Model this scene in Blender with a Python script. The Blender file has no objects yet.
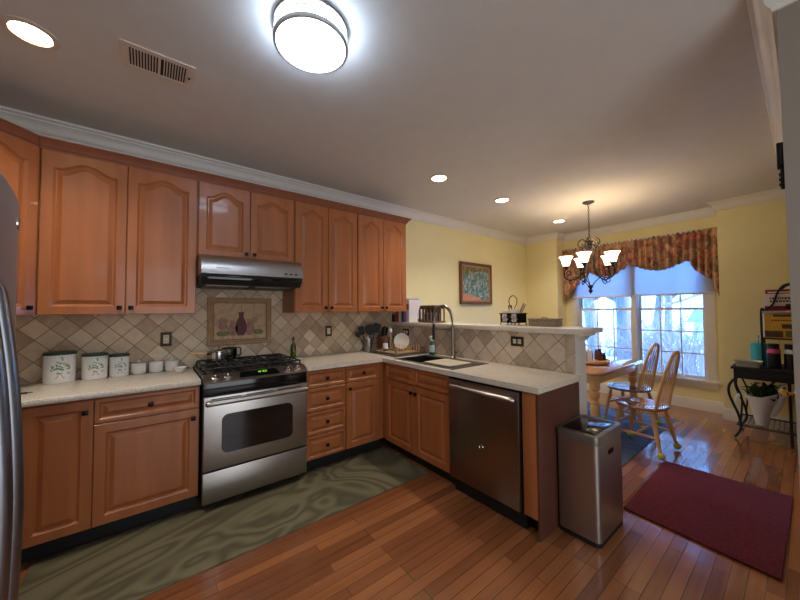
import bpy, bmesh, math, random
from mathutils import Vector, Matrix
random.seed(7)
PI = math.pi
C = bpy.context.scene.collection
S = bpy.context.scene

# ------------------------------------------------------------------ camera
yw, pt, rl = math.radians(38.2286), math.radians(1.9135), math.radians(-0.4328)
F = Vector((math.sin(yw)*math.cos(pt), math.cos(yw)*math.cos(pt), math.sin(pt)))
R = Vector((math.cos(yw), -math.sin(yw), 0)); U = R.cross(F)
R2 = R*math.cos(rl)+U*math.sin(rl); U2 = -R*math.sin(rl)+U*math.cos(rl)
cam = bpy.data.objects.new('camera', bpy.data.cameras.new('camera'))
C.objects.link(cam)
cam.matrix_world = Matrix(((R2.x, U2.x, -F.x, -.2911), (R2.y, U2.y, -F.y, -3.2619), (R2.z, U2.z, -F.z, 1.3827), (0, 0, 0, 1)))
cam.data.sensor_width = 36; cam.data.lens = 319.07*36/800; cam.data.clip_start = .02; cam.data.clip_end = 300
S.camera = cam

# ------------------------------------------------------------------ world, sun, exposure
S.view_settings.view_transform = 'Standard'; S.view_settings.look = 'None'
S.view_settings.gamma = 1; S.view_settings.use_curve_mapping = False
S.view_settings.exposure = 0.5
try:
    S.cycles.max_bounces = 8; S.cycles.diffuse_bounces = 5; S.cycles.glossy_bounces = 4
    S.cycles.transmission_bounces = 6; S.cycles.transparent_max_bounces = 12
    S.cycles.sample_clamp_indirect = 6; S.cycles.use_denoising = True
    S.cycles.caustics_reflective = False; S.cycles.caustics_refractive = False
except Exception: pass
W = bpy.data.worlds.new('World'); S.world = W; W.use_nodes = True
nt = W.node_tree; bg = nt.nodes['Background']
tc = nt.nodes.new('ShaderNodeTexCoord'); sp = nt.nodes.new('ShaderNodeSeparateXYZ'); cr = nt.nodes.new('ShaderNodeValToRGB')
nt.links.new(tc.outputs['Generated'], sp.inputs[0]); nt.links.new(sp.outputs['Z'], cr.inputs[0]); nt.links.new(cr.outputs[0], bg.inputs[0])
cr.color_ramp.elements[0].color = (.17, .48, 1, 1); cr.color_ramp.elements[0].position = 0
cr.color_ramp.elements[1].color = (.08, .30, 1, 1); cr.color_ramp.elements[1].position = .55
bg.inputs[1].default_value = 11
sun = bpy.data.objects.new('sun', bpy.data.lights.new('sun', 'SUN')); C.objects.link(sun)
sun.data.energy = 9.0; sun.data.angle = .01; sun.data.color = (1, .95, .88)
sun.rotation_euler = Vector((-.33, 1.0, -.62)).to_track_quat('-Z', 'Y').to_euler()

# fill light added behind the camera to brighten the kitchen
al = bpy.data.lights.new('rear_fill', 'AREA'); al.shape = 'RECTANGLE'; al.size = 2.3; al.size_y = 2.0; al.energy = 34; al.color = (.86, .93, 1)
ao = bpy.data.objects.new('rear_fill', al); C.objects.link(ao); ao.location = (.1, -5.20, 1.25); ao.rotation_euler = (PI/2, 0, 0)

# ------------------------------------------------------------------ materials
def lin(c):
    return tuple(((v/255)/12.92 if v/255 <= .04045 else ((v/255+.055)/1.055)**2.4) for v in c)+(1,)
M = {}
def mat(name, col, rough=.5, metal=0, var=0, vscale=(8, 8, 8), bump=0, bscale=60, emit=None, es=0, coat=0, alpha=1, trans=0, aniso=0):
    m = bpy.data.materials.new(name); m.use_nodes = True; M[name] = m
    n = m.node_tree; b = n.nodes['Principled BSDF']
    b.inputs['Base Color'].default_value = lin(col); b.inputs['Roughness'].default_value = rough
    b.inputs['Metallic'].default_value = metal; b.inputs['Coat Weight'].default_value = coat
    if trans: b.inputs['Transmission Weight'].default_value = trans
    if emit: b.inputs['Emission Color'].default_value = lin(emit); b.inputs['Emission Strength'].default_value = es
    t = n.nodes.new('ShaderNodeTexCoord'); mp = n.nodes.new('ShaderNodeMapping'); n.links.new(t.outputs['Object'], mp.inputs[0])
    mp.inputs['Scale'].default_value = vscale
    nz = n.nodes.new('ShaderNodeTexNoise'); nz.inputs['Scale'].default_value = 1; nz.inputs['Detail'].default_value = 5
    n.links.new(mp.outputs[0], nz.inputs['Vector'])
    r = n.nodes.new('ShaderNodeValToRGB'); n.links.new(nz.outputs[0], r.inputs[0])
    v = max(var, .02); c = lin(col)
    r.color_ramp.elements[0].position = .3; r.color_ramp.elements[1].position = .7
    r.color_ramp.elements[0].color = tuple(x*(1-v) for x in c[:3])+(1,)
    r.color_ramp.elements[1].color = tuple(min(1, x*(1+v)) for x in c[:3])+(1,)
    n.links.new(r.outputs[0], b.inputs['Base Color'])
    if bump:
        n2 = n.nodes.new('ShaderNodeTexNoise'); n2.inputs['Scale'].default_value = bscale; n.links.new(t.outputs['Object'], n2.inputs['Vector'])
        bu = n.nodes.new('ShaderNodeBump'); bu.inputs['Strength'].default_value = bump; bu.inputs['Distance'].default_value = .004
        n.links.new(n2.outputs[0], bu.inputs['Height']); n.links.new(bu.outputs[0], b.inputs['Normal'])
    return m
mat('ceiling', (214, 212, 208), .85, bump=.15, bscale=150)
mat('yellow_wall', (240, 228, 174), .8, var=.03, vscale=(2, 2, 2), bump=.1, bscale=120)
mat('taupe_wall', (148, 137, 124), .8, bump=.1, bscale=120)  # taupe paint darkened, shade on the wall end put into the colour
mat('white_trim', (228, 224, 216), .45)
mat('cab_wood', (162, 96, 53), .38, var=.13, vscale=(14, 14, 1.6), coat=.15)
mat('cornice_wood_shaded', (134, 76, 46), .5, var=.1, vscale=(14, 14, 1.6))  # cabinet wood made darker, shade on the cornice put into the colour
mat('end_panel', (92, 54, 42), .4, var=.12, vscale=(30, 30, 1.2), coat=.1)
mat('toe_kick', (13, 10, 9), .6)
mat('knob_metal', (30, 22, 18), .35, metal=.8)
mat('steel', (176, 170, 165), .36, metal=1, var=.04, vscale=(1, 1, 160))
mat('steel_fridge', (150, 150, 152), .45, metal=.85, var=.04, vscale=(1, 1, 160))
mat('steel_dw', (138, 124, 112), .32, metal=1, var=.04, vscale=(1, 1, 160))
mat('fridge_handle', (140, 142, 148), .32, metal=1)
mat('chrome', (200, 198, 196), .15, metal=1)
mat('faucet', (140, 128, 116), .3, metal=1)
mat('black_gloss', (12, 12, 13), .12)
mat('black_matte', (14, 14, 15), .6)
mat('cast_iron', (14, 14, 15), .5, bump=.2)
mat('glass_dark', (28, 22, 19), .08)
mat('white_ceramic', (232, 230, 226), .25)
mat('cream_plastic', (214, 204, 178), .4)
mat('bronze', (70, 56, 38), .4, metal=.7)
mat('iron', (46, 36, 32), .45, metal=.6)
mat('green_lid', (34, 62, 44), .4)
mat('leaf', (44, 84, 36), .5, var=.35, vscale=(30, 30, 30))
mat('sage', (120, 150, 110), .6, var=.4, vscale=(60, 60, 60))
mat('burgundy_mark', (120, 40, 50), .6)
mat('oak', (224, 178, 122), .28, var=.12, vscale=(20, 3, 3), coat=.3)
mat('oak_dark', (150, 92, 52), .3, var=.12, vscale=(20, 3, 3), coat=.4)
mat('tabletop', (186, 136, 100), .08, var=.12, vscale=(2, 24, 3), coat=.8)
mat('tennis', (206, 214, 110), .9, bump=.3)
mat('mat_red', (100, 22, 38), .95, var=.3, vscale=(55, 55, 55), bump=.8, bscale=200)
mat('rug_blue', (92, 108, 130), .9, var=.35, vscale=(7, 7, 7), bump=.4)
mat('sink_rim', (84, 78, 74), .45)
mat('sink_black', (24, 22, 22), .5)
mat('drain_grey', (120, 112, 104), .35, metal=.5)
mat('board', (190, 180, 156), .5, var=.12, vscale=(60, 60, 60))
mat('rack_wire', (132, 112, 96), .4, metal=.4)
mat('plate', (226, 216, 198), .3)
mat('utensil_red', (168, 48, 30), .4)
mat('soap_green', (30, 110, 70), .2)
mat('soap_label', (200, 210, 220), .4)
mat('oil', (150, 160, 30), .1)
mat('wicker', (150, 128, 104), .8, var=.35, vscale=(120, 120, 120), bump=.6)
mat('book_a', (64, 56, 92), .5); mat('book_b', (226, 216, 214), .5); mat('book_c', (176, 84, 48), .5); mat('book_d', (150, 128, 170), .5); mat('book_e', (20, 22, 34), .5); mat('page', (220, 205, 190), .8)
mat('carved_wood', (96, 64, 46), .6, var=.3, vscale=(60, 60, 60))
mat('pewter', (150, 146, 150), .35, metal=.8)
mat('frame_wood', (112, 66, 30), .35, var=.2, vscale=(20, 20, 20), coat=.3)
mat('frame_gold', (186, 140, 60), .4, metal=.3)
mat('mural_border', (168, 130, 90), .6, var=.15, vscale=(20, 20, 20))
mat('mural_edge', (186, 166, 142), .55, var=.15, vscale=(20, 20, 20)); mat('wine', (96, 40, 46), .6, var=.3, vscale=(50, 50, 50)); mat('olive', (118, 112, 60), .6, var=.3, vscale=(50, 50, 50)); mat('mauve', (164, 118, 100), .6, var=.3, vscale=(40, 40, 40))
mat('cyan_roll', (64, 190, 210), .6); mat('tray', (206, 200, 190), .5)
mat('brass', (206, 160, 84), .2, metal=1)
mat('white_plastic', (238, 240, 244), .35)
mat('box_white', (226, 216, 206), .6); mat('box_red', (140, 24, 34), .5); mat('bag_yellow', (224, 176, 60), .45, var=.1, vscale=(20, 20, 20)); mat('bag_brown', (86, 60, 40), .5); mat('bag_green', (110, 112, 60), .5)
mat('jar_pink', (214, 80, 130), .4); mat('jar_black', (18, 16, 22), .3)
mat('bark', (104, 96, 92), .9, var=.2, vscale=(6, 6, 2)); mat('twig', (128, 122, 120), .9)
mat('lawn', (226, 228, 230), .95, var=.12, vscale=(.6, .6, .6)); mat('teal_roof', (90, 190, 190), .6); mat('siding', (210, 210, 205), .7); mat('car_dark', (50, 56, 66), .3)
mat('hinge', (48, 42, 38), .4, metal=.6)
mat('napkin', (150, 156, 176), .4, metal=.3)
mat('satin', (205, 205, 205), .4, metal=.3)
mat('can_trim', (214, 200, 186), .5)
mat('green_led', (10, 30, 5), .5, emit=(150, 255, 60), es=.8)
mat('led_glow', (255, 255, 255), .5, emit=(206, 228, 255), es=18)
mat('can_glow', (255, 250, 240), .5, emit=(255, 226, 188), es=22)
mat('shade_glow', (255, 240, 210), .5, emit=(255, 230, 190), es=4)

def nodes(m): return m.node_tree.nodes, m.node_tree.links, m.node_tree.nodes['Principled BSDF']
def fresh(name, rough=.5):
    m = bpy.data.materials.new(name); m.use_nodes = True; M[name] = m
    m.node_tree.nodes['Principled BSDF'].inputs['Roughness'].default_value = rough
    return m
def brick_mat(name, c1, c2, mortar, bw, rh, rot, msize, rough, noise_scale, offset=.5, swiz=None, coat=0, bumpd=.002, nmix=.35, freq=2):
    m = fresh(name, rough); n, l, b = nodes(m)
    b.inputs['Coat Weight'].default_value = coat; b.inputs['Coat Roughness'].default_value = .05
    t = n.new('ShaderNodeTexCoord'); v = t.outputs['Object']
    if swiz:
        s = n.new('ShaderNodeSeparateXYZ'); c = n.new('ShaderNodeCombineXYZ'); l.new(v, s.inputs[0])
        for i, k in enumerate(swiz): l.new(s.outputs[k], c.inputs[i])
        v = c.outputs[0]
    mp = n.new('ShaderNodeMapping'); l.new(v, mp.inputs[0]); mp.inputs['Rotation'].default_value = (0, 0, rot)
    br = n.new('ShaderNodeTexBrick'); l.new(mp.outputs[0], br.inputs['Vector'])
    br.offset = offset; br.offset_frequency = freq
    br.inputs['Scale'].default_value = 1; br.inputs['Brick Width'].default_value = bw; br.inputs['Row Height'].default_value = rh
    br.inputs['Mortar Size'].default_value = msize; br.inputs['Mortar Smooth'].default_value = .2
    br.inputs['Color1'].default_value = (0, 0, 0, 1); br.inputs['Color2'].default_value = (1, 1, 1, 1); br.inputs['Mortar'].default_value = (0, 0, 0, 1)
    nz = n.new('ShaderNodeTexNoise'); mp2 = n.new('ShaderNodeMapping'); l.new(v, mp2.inputs[0]); mp2.inputs['Scale'].default_value = noise_scale
    l.new(mp2.outputs[0], nz.inputs['Vector']); nz.inputs['Scale'].default_value = 1; nz.inputs['Detail'].default_value = 6
    mx = n.new('ShaderNodeMix'); mx.data_type = 'FLOAT'; mx.inputs[0].default_value = nmix
    bwn = n.new('ShaderNodeRGBToBW'); l.new(br.outputs['Color'], bwn.inputs[0]); l.new(bwn.outputs[0], mx.inputs[2]); l.new(nz.outputs[0], mx.inputs[3])
    r = n.new('ShaderNodeValToRGB'); l.new(mx.outputs[0], r.inputs[0])
    r.color_ramp.elements[0].position = .1; r.color_ramp.elements[1].position = .85
    r.color_ramp.elements[0].color = lin(c1); r.color_ramp.elements[1].color = lin(c2)
    m2 = n.new('ShaderNodeMix'); m2.data_type = 'RGBA'; l.new(br.outputs['Fac'], m2.inputs[0]); l.new(r.outputs[0], m2.inputs[6]); m2.inputs[7].default_value = lin(mortar)
    l.new(m2.outputs[2], b.inputs['Base Color'])
    bu = n.new('ShaderNodeBump'); bu.inputs['Strength'].default_value = .5; bu.inputs['Distance'].default_value = bumpd; bu.invert = True
    l.new(br.outputs['Fac'], bu.inputs['Height']); l.new(bu.outputs[0], b.inputs['Normal'])
    return m
brick_mat('floor', (112, 62, 36), (176, 112, 68), (44, 24, 15), .8, .0620, 0, .0012, .24, (1.6, 30, 1), offset=.37, freq=3, coat=.6, bumpd=.001, nmix=.5)
brick_mat('tile_back', (158, 130, 102), (228, 206, 174), (132, 114, 94), .106, .106, PI/4, .0028, .55, (22, 22, 22), offset=0, swiz=(0, 2, 1), nmix=.4)
brick_mat('tile_bar', (154, 130, 106), (222, 202, 176), (128, 110, 92), .135, .135, PI/4, .0028, .55, (22, 22, 22), offset=0, swiz=(1, 2, 0), nmix=.4)
def counter_mat():
    m = fresh('counter', .25); n, l, b = nodes(m)
    t = n.new('ShaderNodeTexCoord'); nz = n.new('ShaderNodeTexNoise'); nz.inputs['Scale'].default_value = 260; l.new(t.outputs['Object'], nz.inputs['Vector'])
    r = n.new('ShaderNodeValToRGB'); l.new(nz.outputs[0], r.inputs[0]); l.new(r.outputs[0], b.inputs['Base Color'])
    e = r.color_ramp.elements; e[0].position = .38; e[0].color = lin((190, 178, 158)); e[1].position = .55; e[1].color = lin((230, 220, 202))
counter_mat()
def runner_mat():
    m = fresh('runner', .9); n, l, b = nodes(m)
    t = n.new('ShaderNodeTexCoord'); mp = n.new('ShaderNodeMapping'); l.new(t.outputs['Object'], mp.inputs[0]); mp.inputs['Scale'].default_value = (.6, .85, 1)
    w = n.new('ShaderNodeTexNoise'); w.inputs['Scale'].default_value = 1.3; w.inputs['Detail'].default_value = 1; w.inputs['Distortion'].default_value = 2.2; l.new(mp.outputs[0], w.inputs['Vector'])
    ma = n.new('ShaderNodeMath'); ma.operation = 'PINGPONG'; ma.inputs[1].default_value = .07; l.new(w.outputs[0], ma.inputs[0])
    mu = n.new('ShaderNodeMath'); mu.operation = 'MULTIPLY'; mu.inputs[1].default_value = 14.2; l.new(ma.outputs[0], mu.inputs[0])
    r = n.new('ShaderNodeValToRGB'); l.new(mu.outputs[0], r.inputs[0]); l.new(r.outputs[0], b.inputs['Base Color'])
    e = r.color_ramp.elements; e[0].position = .1; e[0].color = lin((84, 77, 54)); e[1].position = .5; e[1].color = lin((104, 96, 69))
    x = r.color_ramp.elements.new(.92); x.color = lin((116, 108, 80))
runner_mat()
def voro_mat(name, cols, scale, rough=.8, stretch=(1, 1, 1), detail=3):
    m = fresh(name, rough); n, l, b = nodes(m)
    t = n.new('ShaderNodeTexCoord'); mp = n.new('ShaderNodeMapping'); l.new(t.outputs['Object'], mp.inputs[0]); mp.inputs['Scale'].default_value = stretch
    nz = n.new('ShaderNodeTexNoise'); nz.inputs['Scale'].default_value = scale; nz.inputs['Detail'].default_value = detail; nz.inputs['Roughness'].default_value = .65; l.new(mp.outputs[0], nz.inputs['Vector'])
    r = n.new('ShaderNodeValToRGB'); l.new(nz.outputs[0], r.inputs[0]); l.new(r.outputs[0], b.inputs['Base Color'])
    e = r.color_ramp.elements
    while len(e) < len(cols): e.new(.5)
    for i, c in enumerate(cols): e[i].position = .3+.4*i/(len(cols)-1); e[i].color = lin(c)
    return m
voro_mat('valance', [(92, 84, 68), (184, 122, 96), (216, 164, 128), (124, 114, 90), (192, 106, 88), (226, 186, 150)], 5, stretch=(1, 1.2, 1))
voro_mat('garden_paint', [(24, 40, 110), (110, 160, 150), (40, 90, 80), (190, 205, 170), (40, 60, 140), (130, 165, 90)], 15, .5, stretch=(1, 1, .7), detail=4)
voro_mat('garden_earth', [(190, 110, 80), (214, 150, 110), (150, 110, 80)], 30, .5)
voro_mat('garden_sky', [(190, 180, 120), (120, 100, 50), (80, 90, 50)], 30, .5)
voro_mat('mural_tile', [(186, 150, 112), (200, 166, 126), (160, 122, 88)], 12, .6)
def glass_mat():
    m = bpy.data.materials.new('pane'); m.use_nodes = True; M['pane'] = m; n = m.node_tree.nodes; l = m.node_tree.links; n.clear()
    o = n.new('ShaderNodeOutputMaterial'); a = n.new('ShaderNodeBsdfTransparent'); g = n.new('ShaderNodeBsdfGlossy'); g.inputs['Roughness'].default_value = 0
    x = n.new('ShaderNodeMixShader'); f = n.new('ShaderNodeFresnel'); f.inputs[0].default_value = 1.45
    l.new(f.outputs[0], x.inputs[0]); l.new(a.outputs[0], x.inputs[1]); l.new(g.outputs[0], x.inputs[2]); l.new(x.outputs[0], o.inputs[0])
    m = bpy.data.materials.new('shade_cloth'); m.use_nodes = True; M['shade_cloth'] = m; n = m.node_tree.nodes; l = m.node_tree.links; n.clear()
    o = n.new('ShaderNodeOutputMaterial'); a = n.new('ShaderNodeBsdfTranslucent'); g = n.new('ShaderNodeBsdfDiffuse')
    a.inputs[0].default_value = (.78, .82, .9, 1); g.inputs[0].default_value = (.7, .7, .7, 1)
    x = n.new('ShaderNodeMixShader'); x.inputs[0].default_value = .3
    l.new(a.outputs[0], x.inputs[1]); l.new(g.outputs[0], x.inputs[2]); l.new(x.outputs[0], o.inputs[0])
    m = bpy.data.materials.new('clear_bottle'); m.use_nodes = True; M['clear_bottle'] = m; n = m.node_tree.nodes; l = m.node_tree.links; n.clear()
    o = n.new('ShaderNodeOutputMaterial'); a = n.new('ShaderNodeBsdfTransparent'); a.inputs[0].default_value = (.78, .82, .72, 1); g = n.new('ShaderNodeBsdfGlossy'); g.inputs['Roughness'].default_value = .05
    x = n.new('ShaderNodeMixShader'); f = n.new('ShaderNodeFresnel'); f.inputs[0].default_value = 1.6
    l.new(f.outputs[0], x.inputs[0]); l.new(a.outputs[0], x.inputs[1]); l.new(g.outputs[0], x.inputs[2]); l.new(x.outputs[0], o.inputs[0])
glass_mat()

# ------------------------------------------------------------------ mesh helpers
def B(): return bmesh.new()
def box(bm, x0, x1, y0, y1, z0, z1, bev=0, seg=2):
    if x0 > x1: x0, x1 = x1, x0
    if y0 > y1: y0, y1 = y1, y0
    if z0 > z1: z0, z1 = z1, z0
    t = B(); bmesh.ops.create_cube(t, size=1, matrix=Matrix.Translation(((x0+x1)/2, (y0+y1)/2, (z0+z1)/2)) @ Matrix.Diagonal((x1-x0, y1-y0, z1-z0, 1)))
    if bev: bmesh.ops.bevel(t, geom=t.edges[:], offset=bev, segments=seg, profile=.5, affect='EDGES', clamp_overlap=True)
    merge(bm, t); return bm
def merge(bm, t, mtx=None):
    if mtx is not None: t.transform(mtx)
    me = bpy.data.meshes.new('tmp'); t.to_mesh(me); t.free(); bm.from_mesh(me); bpy.data.meshes.remove(me)
def loft(bm, rings, cap=True, close=True):
    vs = [[bm.verts.new(p) for p in r] for r in rings]
    n = len(rings[0])
    for a, b in zip(vs, vs[1:]):
        for i in range(n if close else n-1):
            j = (i+1) % n
            try: bm.faces.new((a[i], a[j], b[j], b[i]))
            except ValueError: pass
    if cap and close:
        try: bm.faces.new(vs[0][::-1])
        except ValueError: pass
        try: bm.faces.new(vs[-1])
        except ValueError: pass
    return bm
def tube(bm, pts, r, n=8, cap=True, smooth=0):
    pts = [Vector(p) for p in pts]
    if smooth: pts = spline(pts, smooth)
    k = len(pts); rr = r if isinstance(r, (list, tuple)) else [r]*k
    if len(rr) != k: rr = [rr[min(len(rr)-1, int(i*len(rr)/k))] if False else rr[0]+(rr[-1]-rr[0])*i/(k-1) for i in range(k)]
    rings = []; up = None
    for i in range(k):
        d = (pts[min(i+1, k-1)]-pts[max(i-1, 0)])
        if d.length < 1e-9: d = Vector((0, 0, 1))
        d.normalize()
        if up is None: up = Vector((0, 0, 1)) if abs(d.z) < .9 else Vector((1, 0, 0))
        s = d.cross(up).normalized(); up = s.cross(d).normalized()
        rings.append([pts[i]+(s*math.cos(a)+up*math.sin(a))*rr[i] for a in [2*PI*j/n for j in range(n)]])
    return loft(bm, rings, cap)
def spline(p, m=6):
    out = []
    for i in range(len(p)-1):
        a = p[max(i-1, 0)]; b = p[i]; c = p[i+1]; d = p[min(i+2, len(p)-1)]
        for j in range(m):
            t = j/m
            out.append(.5*((2*b)+(c-a)*t+(2*a-5*b+4*c-d)*t*t+(3*b-a-3*c+d)*t**3))
    out.append(p[-1]); return out
def lathe(bm, prof, c=(0, 0, 0), n=24, sx=1, sy=1, mtx=None):
    t = B()
    loft(t, [[(sx*r*math.cos(2*PI*j/n), sy*r*math.sin(2*PI*j/n), z) for j in range(n)] for r, z in prof])
    merge(bm, t, Matrix.Translation(c) @ (mtx or Matrix())); return bm
def prism(bm, pts, axis, a, b):   # pts 2D polygon extruded along axis
    def P(u, v, w): return {'x': (w, u, v), 'y': (u, w, v), 'z': (u, v, w)}[axis]
    return loft(bm, [[P(u, v, a) for u, v in pts], [P(u, v, b) for u, v in pts]])
def rrect(w, d, r, n=5):
    out = []
    for cx, cy, a0 in ((w/2-r, d/2-r, 0), (-w/2+r, d/2-r, PI/2), (-w/2+r, -d/2+r, PI), (w/2-r, -d/2+r, 3*PI/2)):
        for i in range(n+1):
            a = a0+PI/2*i/n; out.append((cx+r*math.cos(a), cy+r*math.sin(a)))
    return out
def obj(name, bm, m, parent=None, world=False, smooth=None, label=None, ang=35):
    if world and parent is not None: bm.transform(wm(parent).inverted())
    bmesh.ops.recalc_face_normals(bm, faces=bm.faces[:])
    me = bpy.data.meshes.new(name); bm.to_mesh(me); bm.free()
    o = bpy.data.objects.new(name, me); C.objects.link(o)
    me.materials.append(M[m] if isinstance(m, str) else m)
    if smooth is not False and len(me.polygons):
        for p in me.polygons: p.use_smooth = True
        try: me.set_sharp_from_angle(angle=math.radians(ang))
        except Exception: pass
    if parent is not None: o.parent = parent
    if label: o['label'] = label
    return o
def wm(o):
    m = o.matrix_basis.copy()
    while o.parent: o = o.parent; m = o.matrix_basis @ m
    return m
def thing(name, label, cat, loc=(0, 0, 0), rz=0, group=None):
    o = bpy.data.objects.new(name, None); C.objects.link(o); o.empty_display_size = .1
    o.location = loc; o.rotation_euler = (0, 0, rz); o['label'] = label; o['category'] = cat
    if group: o['group'] = group
    return o
def tag(o, label, cat, group=None, kind=None):
    o['label'] = label; o['category'] = cat
    if group: o['group'] = group
    if kind: o['kind'] = kind
    return o
def struct(name, bm, m, parent=None, smooth=None, label=None):
    o = obj(name, bm, m, parent, smooth=smooth)
    if parent is None: o['kind'] = 'structure'
    if label: o['label'] = label
    return o
def dup(root, loc, rz=0, label=None, group=None):
    r = root.copy(); C.objects.link(r); r.location = loc; r.rotation_euler = (0, 0, rz)
    if label: r['label'] = label
    if group: r['group'] = group
    for ch in list(root.children):
        c = ch.copy(); C.objects.link(c); c.parent = r
        for g in list(ch.children):
            d = g.copy(); C.objects.link(d); d.parent = c
    return r

# ------------------------------------------------------------------ the room
H = 2.73
struct('floor', box(B(), -1.6, 5.8, -5.4, .15, -.1, 0), 'floor')
struct('ceiling', box(B(), -1.6, 5.8, -5.4, .15, H, H+.1), 'ceiling')
struct('wall_back', box(B(), -1.44, 5.34, 0, .14, 0, H), 'yellow_wall')
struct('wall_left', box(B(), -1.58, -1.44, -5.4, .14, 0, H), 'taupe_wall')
bm = box(B(), 5.34, 5.46, -.58, .14, 0, H); box(bm, 5.46, 5.64, -.58, -.46, 0, H); struct('wall_far_left', bm, 'yellow_wall')
bm = box(B(), 5.34, 5.46, -4.0, -2.60, 0, H); box(bm, 5.46, 5.64, -2.72, -2.60, 0, H); struct('wall_far_right', bm, 'yellow_wall')
XB = 5.636
bm = box(B(), XB, XB+.14, -.79, -.46, 0, H); box(bm, XB, XB+.14, -2.72, -2.43, 0, H)
box(bm, XB, XB+.14, -2.43, -.79, 0, .41); box(bm, XB, XB+.14, -2.43, -.79, 2.37, H); struct('wall_bay', bm, 'yellow_wall')
YR = -3.226
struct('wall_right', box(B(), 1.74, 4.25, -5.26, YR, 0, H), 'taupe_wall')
struct('wall_recess', box(B(), 4.25, 5.46, -4.0, -3.9, 0, H), 'yellow_wall')
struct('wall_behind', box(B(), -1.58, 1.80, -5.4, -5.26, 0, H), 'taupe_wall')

bm = B()  # frame added around the rear fill light; the wall behind is solid
for a_ in ((-1.13, 1.33, -5.259, -5.215, 2.26, 2.34), (-1.13, -1.06, -5.259, -5.215, .15, 2.26), (1.26, 1.33, -5.259, -5.215, .15, 2.26), (-1.13, 1.33, -5.259, -5.215, .15, .24)): box(bm, *a_)
struct('trim_8', bm, 'white_trim', label='added white frame around the fill light behind the camera')

CROWN = [(0, -.115), (.012, -.115), (.014, -.10), (.022, -.094), (.03, -.08), (.034, -.06), (.052, -.036), (.062, -.03), (.064, -.02), (.078, -.014), (.082, 0), (0, 0)]
def crown_run(name, pts, prof=CROWN, z=H-.001, m='white_trim', sgn=1, closed=False):
    # mitred run of moulding along a plan polyline; room lies to the LEFT of the path when sgn=1
    bm = B(); P = [Vector((p[0], p[1])) for p in pts]; rings = []
    for i, p in enumerate(P):
        d1 = (P[i]-P[i-1]).normalized() if i else (P[1]-P[0]).normalized()
        d2 = (P[i+1]-P[i]).normalized() if i < len(P)-1 else d1
        n1 = Vector((-d1.y, d1.x))*sgn; n2 = Vector((-d2.y, d2.x))*sgn
        b = (n1+n2); b = b/(b.length_squared/2) if b.length > 1e-6 else n1
        b = b if i and i < len(P)-1 else n1
        rings.append([(p.x+b.x*u, p.y+b.y*u, z+v) for u, v in prof])
    loft(bm, rings); return bm
e = .001
RUN = [(-1.44+e, -5.25), (-1.44+e, -e), (5.34-e, -e), (5.34-e, -.58-e), (XB-e, -.58-e), (XB-e, -2.60+e), (5.34-e, -2.60+e), (5.34-e, -3.9+e), (4.25+e, -3.9+e), (4.25+e, YR+e), (1.74-e, YR+e), (1.74-e, -5.25)]
struct('trim_1', crown_run('crown', RUN, sgn=-1), 'white_trim', label='white crown moulding around the ceiling')
BASE = [(0, 0), (.016, 0), (.016, .12), (.01, .135), (.008, .145), (0, .148)]
struct('baseboard_far', crown_run('b', [(2.38, -e), (5.34-e, -e), (5.34-e, -.58-e), (XB-e, -.58-e), (XB-e, -2.60+e), (5.34-e, -2.60+e), (5.34-e, -3.9+e), (4.25+e, -3.9+e), (4.25+e, YR+e), (3.05, YR+e)], BASE, z=.001, sgn=-1), 'white_trim')
struct('baseboard_right', crown_run('b', [(2.16, YR+e), (1.74-e, YR+e), (1.74-e, -5.25)], BASE, z=.001, sgn=-1), 'white_trim')
struct('baseboard_left', crown_run('b', [(-1.44+e, -5.2), (-1.44+e, -2.75)], BASE, z=.001, sgn=-1), 'white_trim')

# door in the right wall
d = thing('door_1', 'white door with brass knob in the right wall', 'door', (2.6, YR, 0)); d['kind'] = 'structure'
del d['category']; del d['label']
bm = box(B(), 2.16, 2.24, YR, YR+.004, 0, 2.1); box(bm, 2.99, 3.06, YR, YR+.004, 0, 2.1); box(bm, 2.16, 3.06, YR, YR+.004, 2.03, 2.1)
obj('door_frame', bm, 'white_trim', d, True)
dl = obj('door_leaf', box(B(), 2.245, 2.985, YR, YR+.003, .01, 2.025), 'white_trim', d, True)
K = Matrix.Rotation(-PI/2, 4, 'X')
kb = lathe(B(), [(.0, 0), (.03, 0), (.031, .004), (.02, .008), (.010, .012), (.009, .028), (.018, .034), (.021, .044), (.022, .050), (.017, .056), (0, .063)], (2.33, YR+.003, .935), 20, mtx=K)
obj('door_knob', kb, 'brass', dl, True)
bm = box(B(), 1.85, 1.90, YR+.001, YR+.012, 2.0, 2.10, .003); box(bm, 1.86, 1.89, YR+.010, YR+.022, 1.99, 2.105, .004); box(bm, 1.865, 1.885, YR+.001, YR+.014, 1.90, 2.0, .003)
for k in range(3): box(bm, 1.862, 1.888, YR+.013, YR+.018, 1.915+k*.022, 1.925+k*.022)
tag(obj('door_latch', bm, 'hinge'), 'dark metal latch high on the taupe wall edge at right', 'latch')

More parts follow.
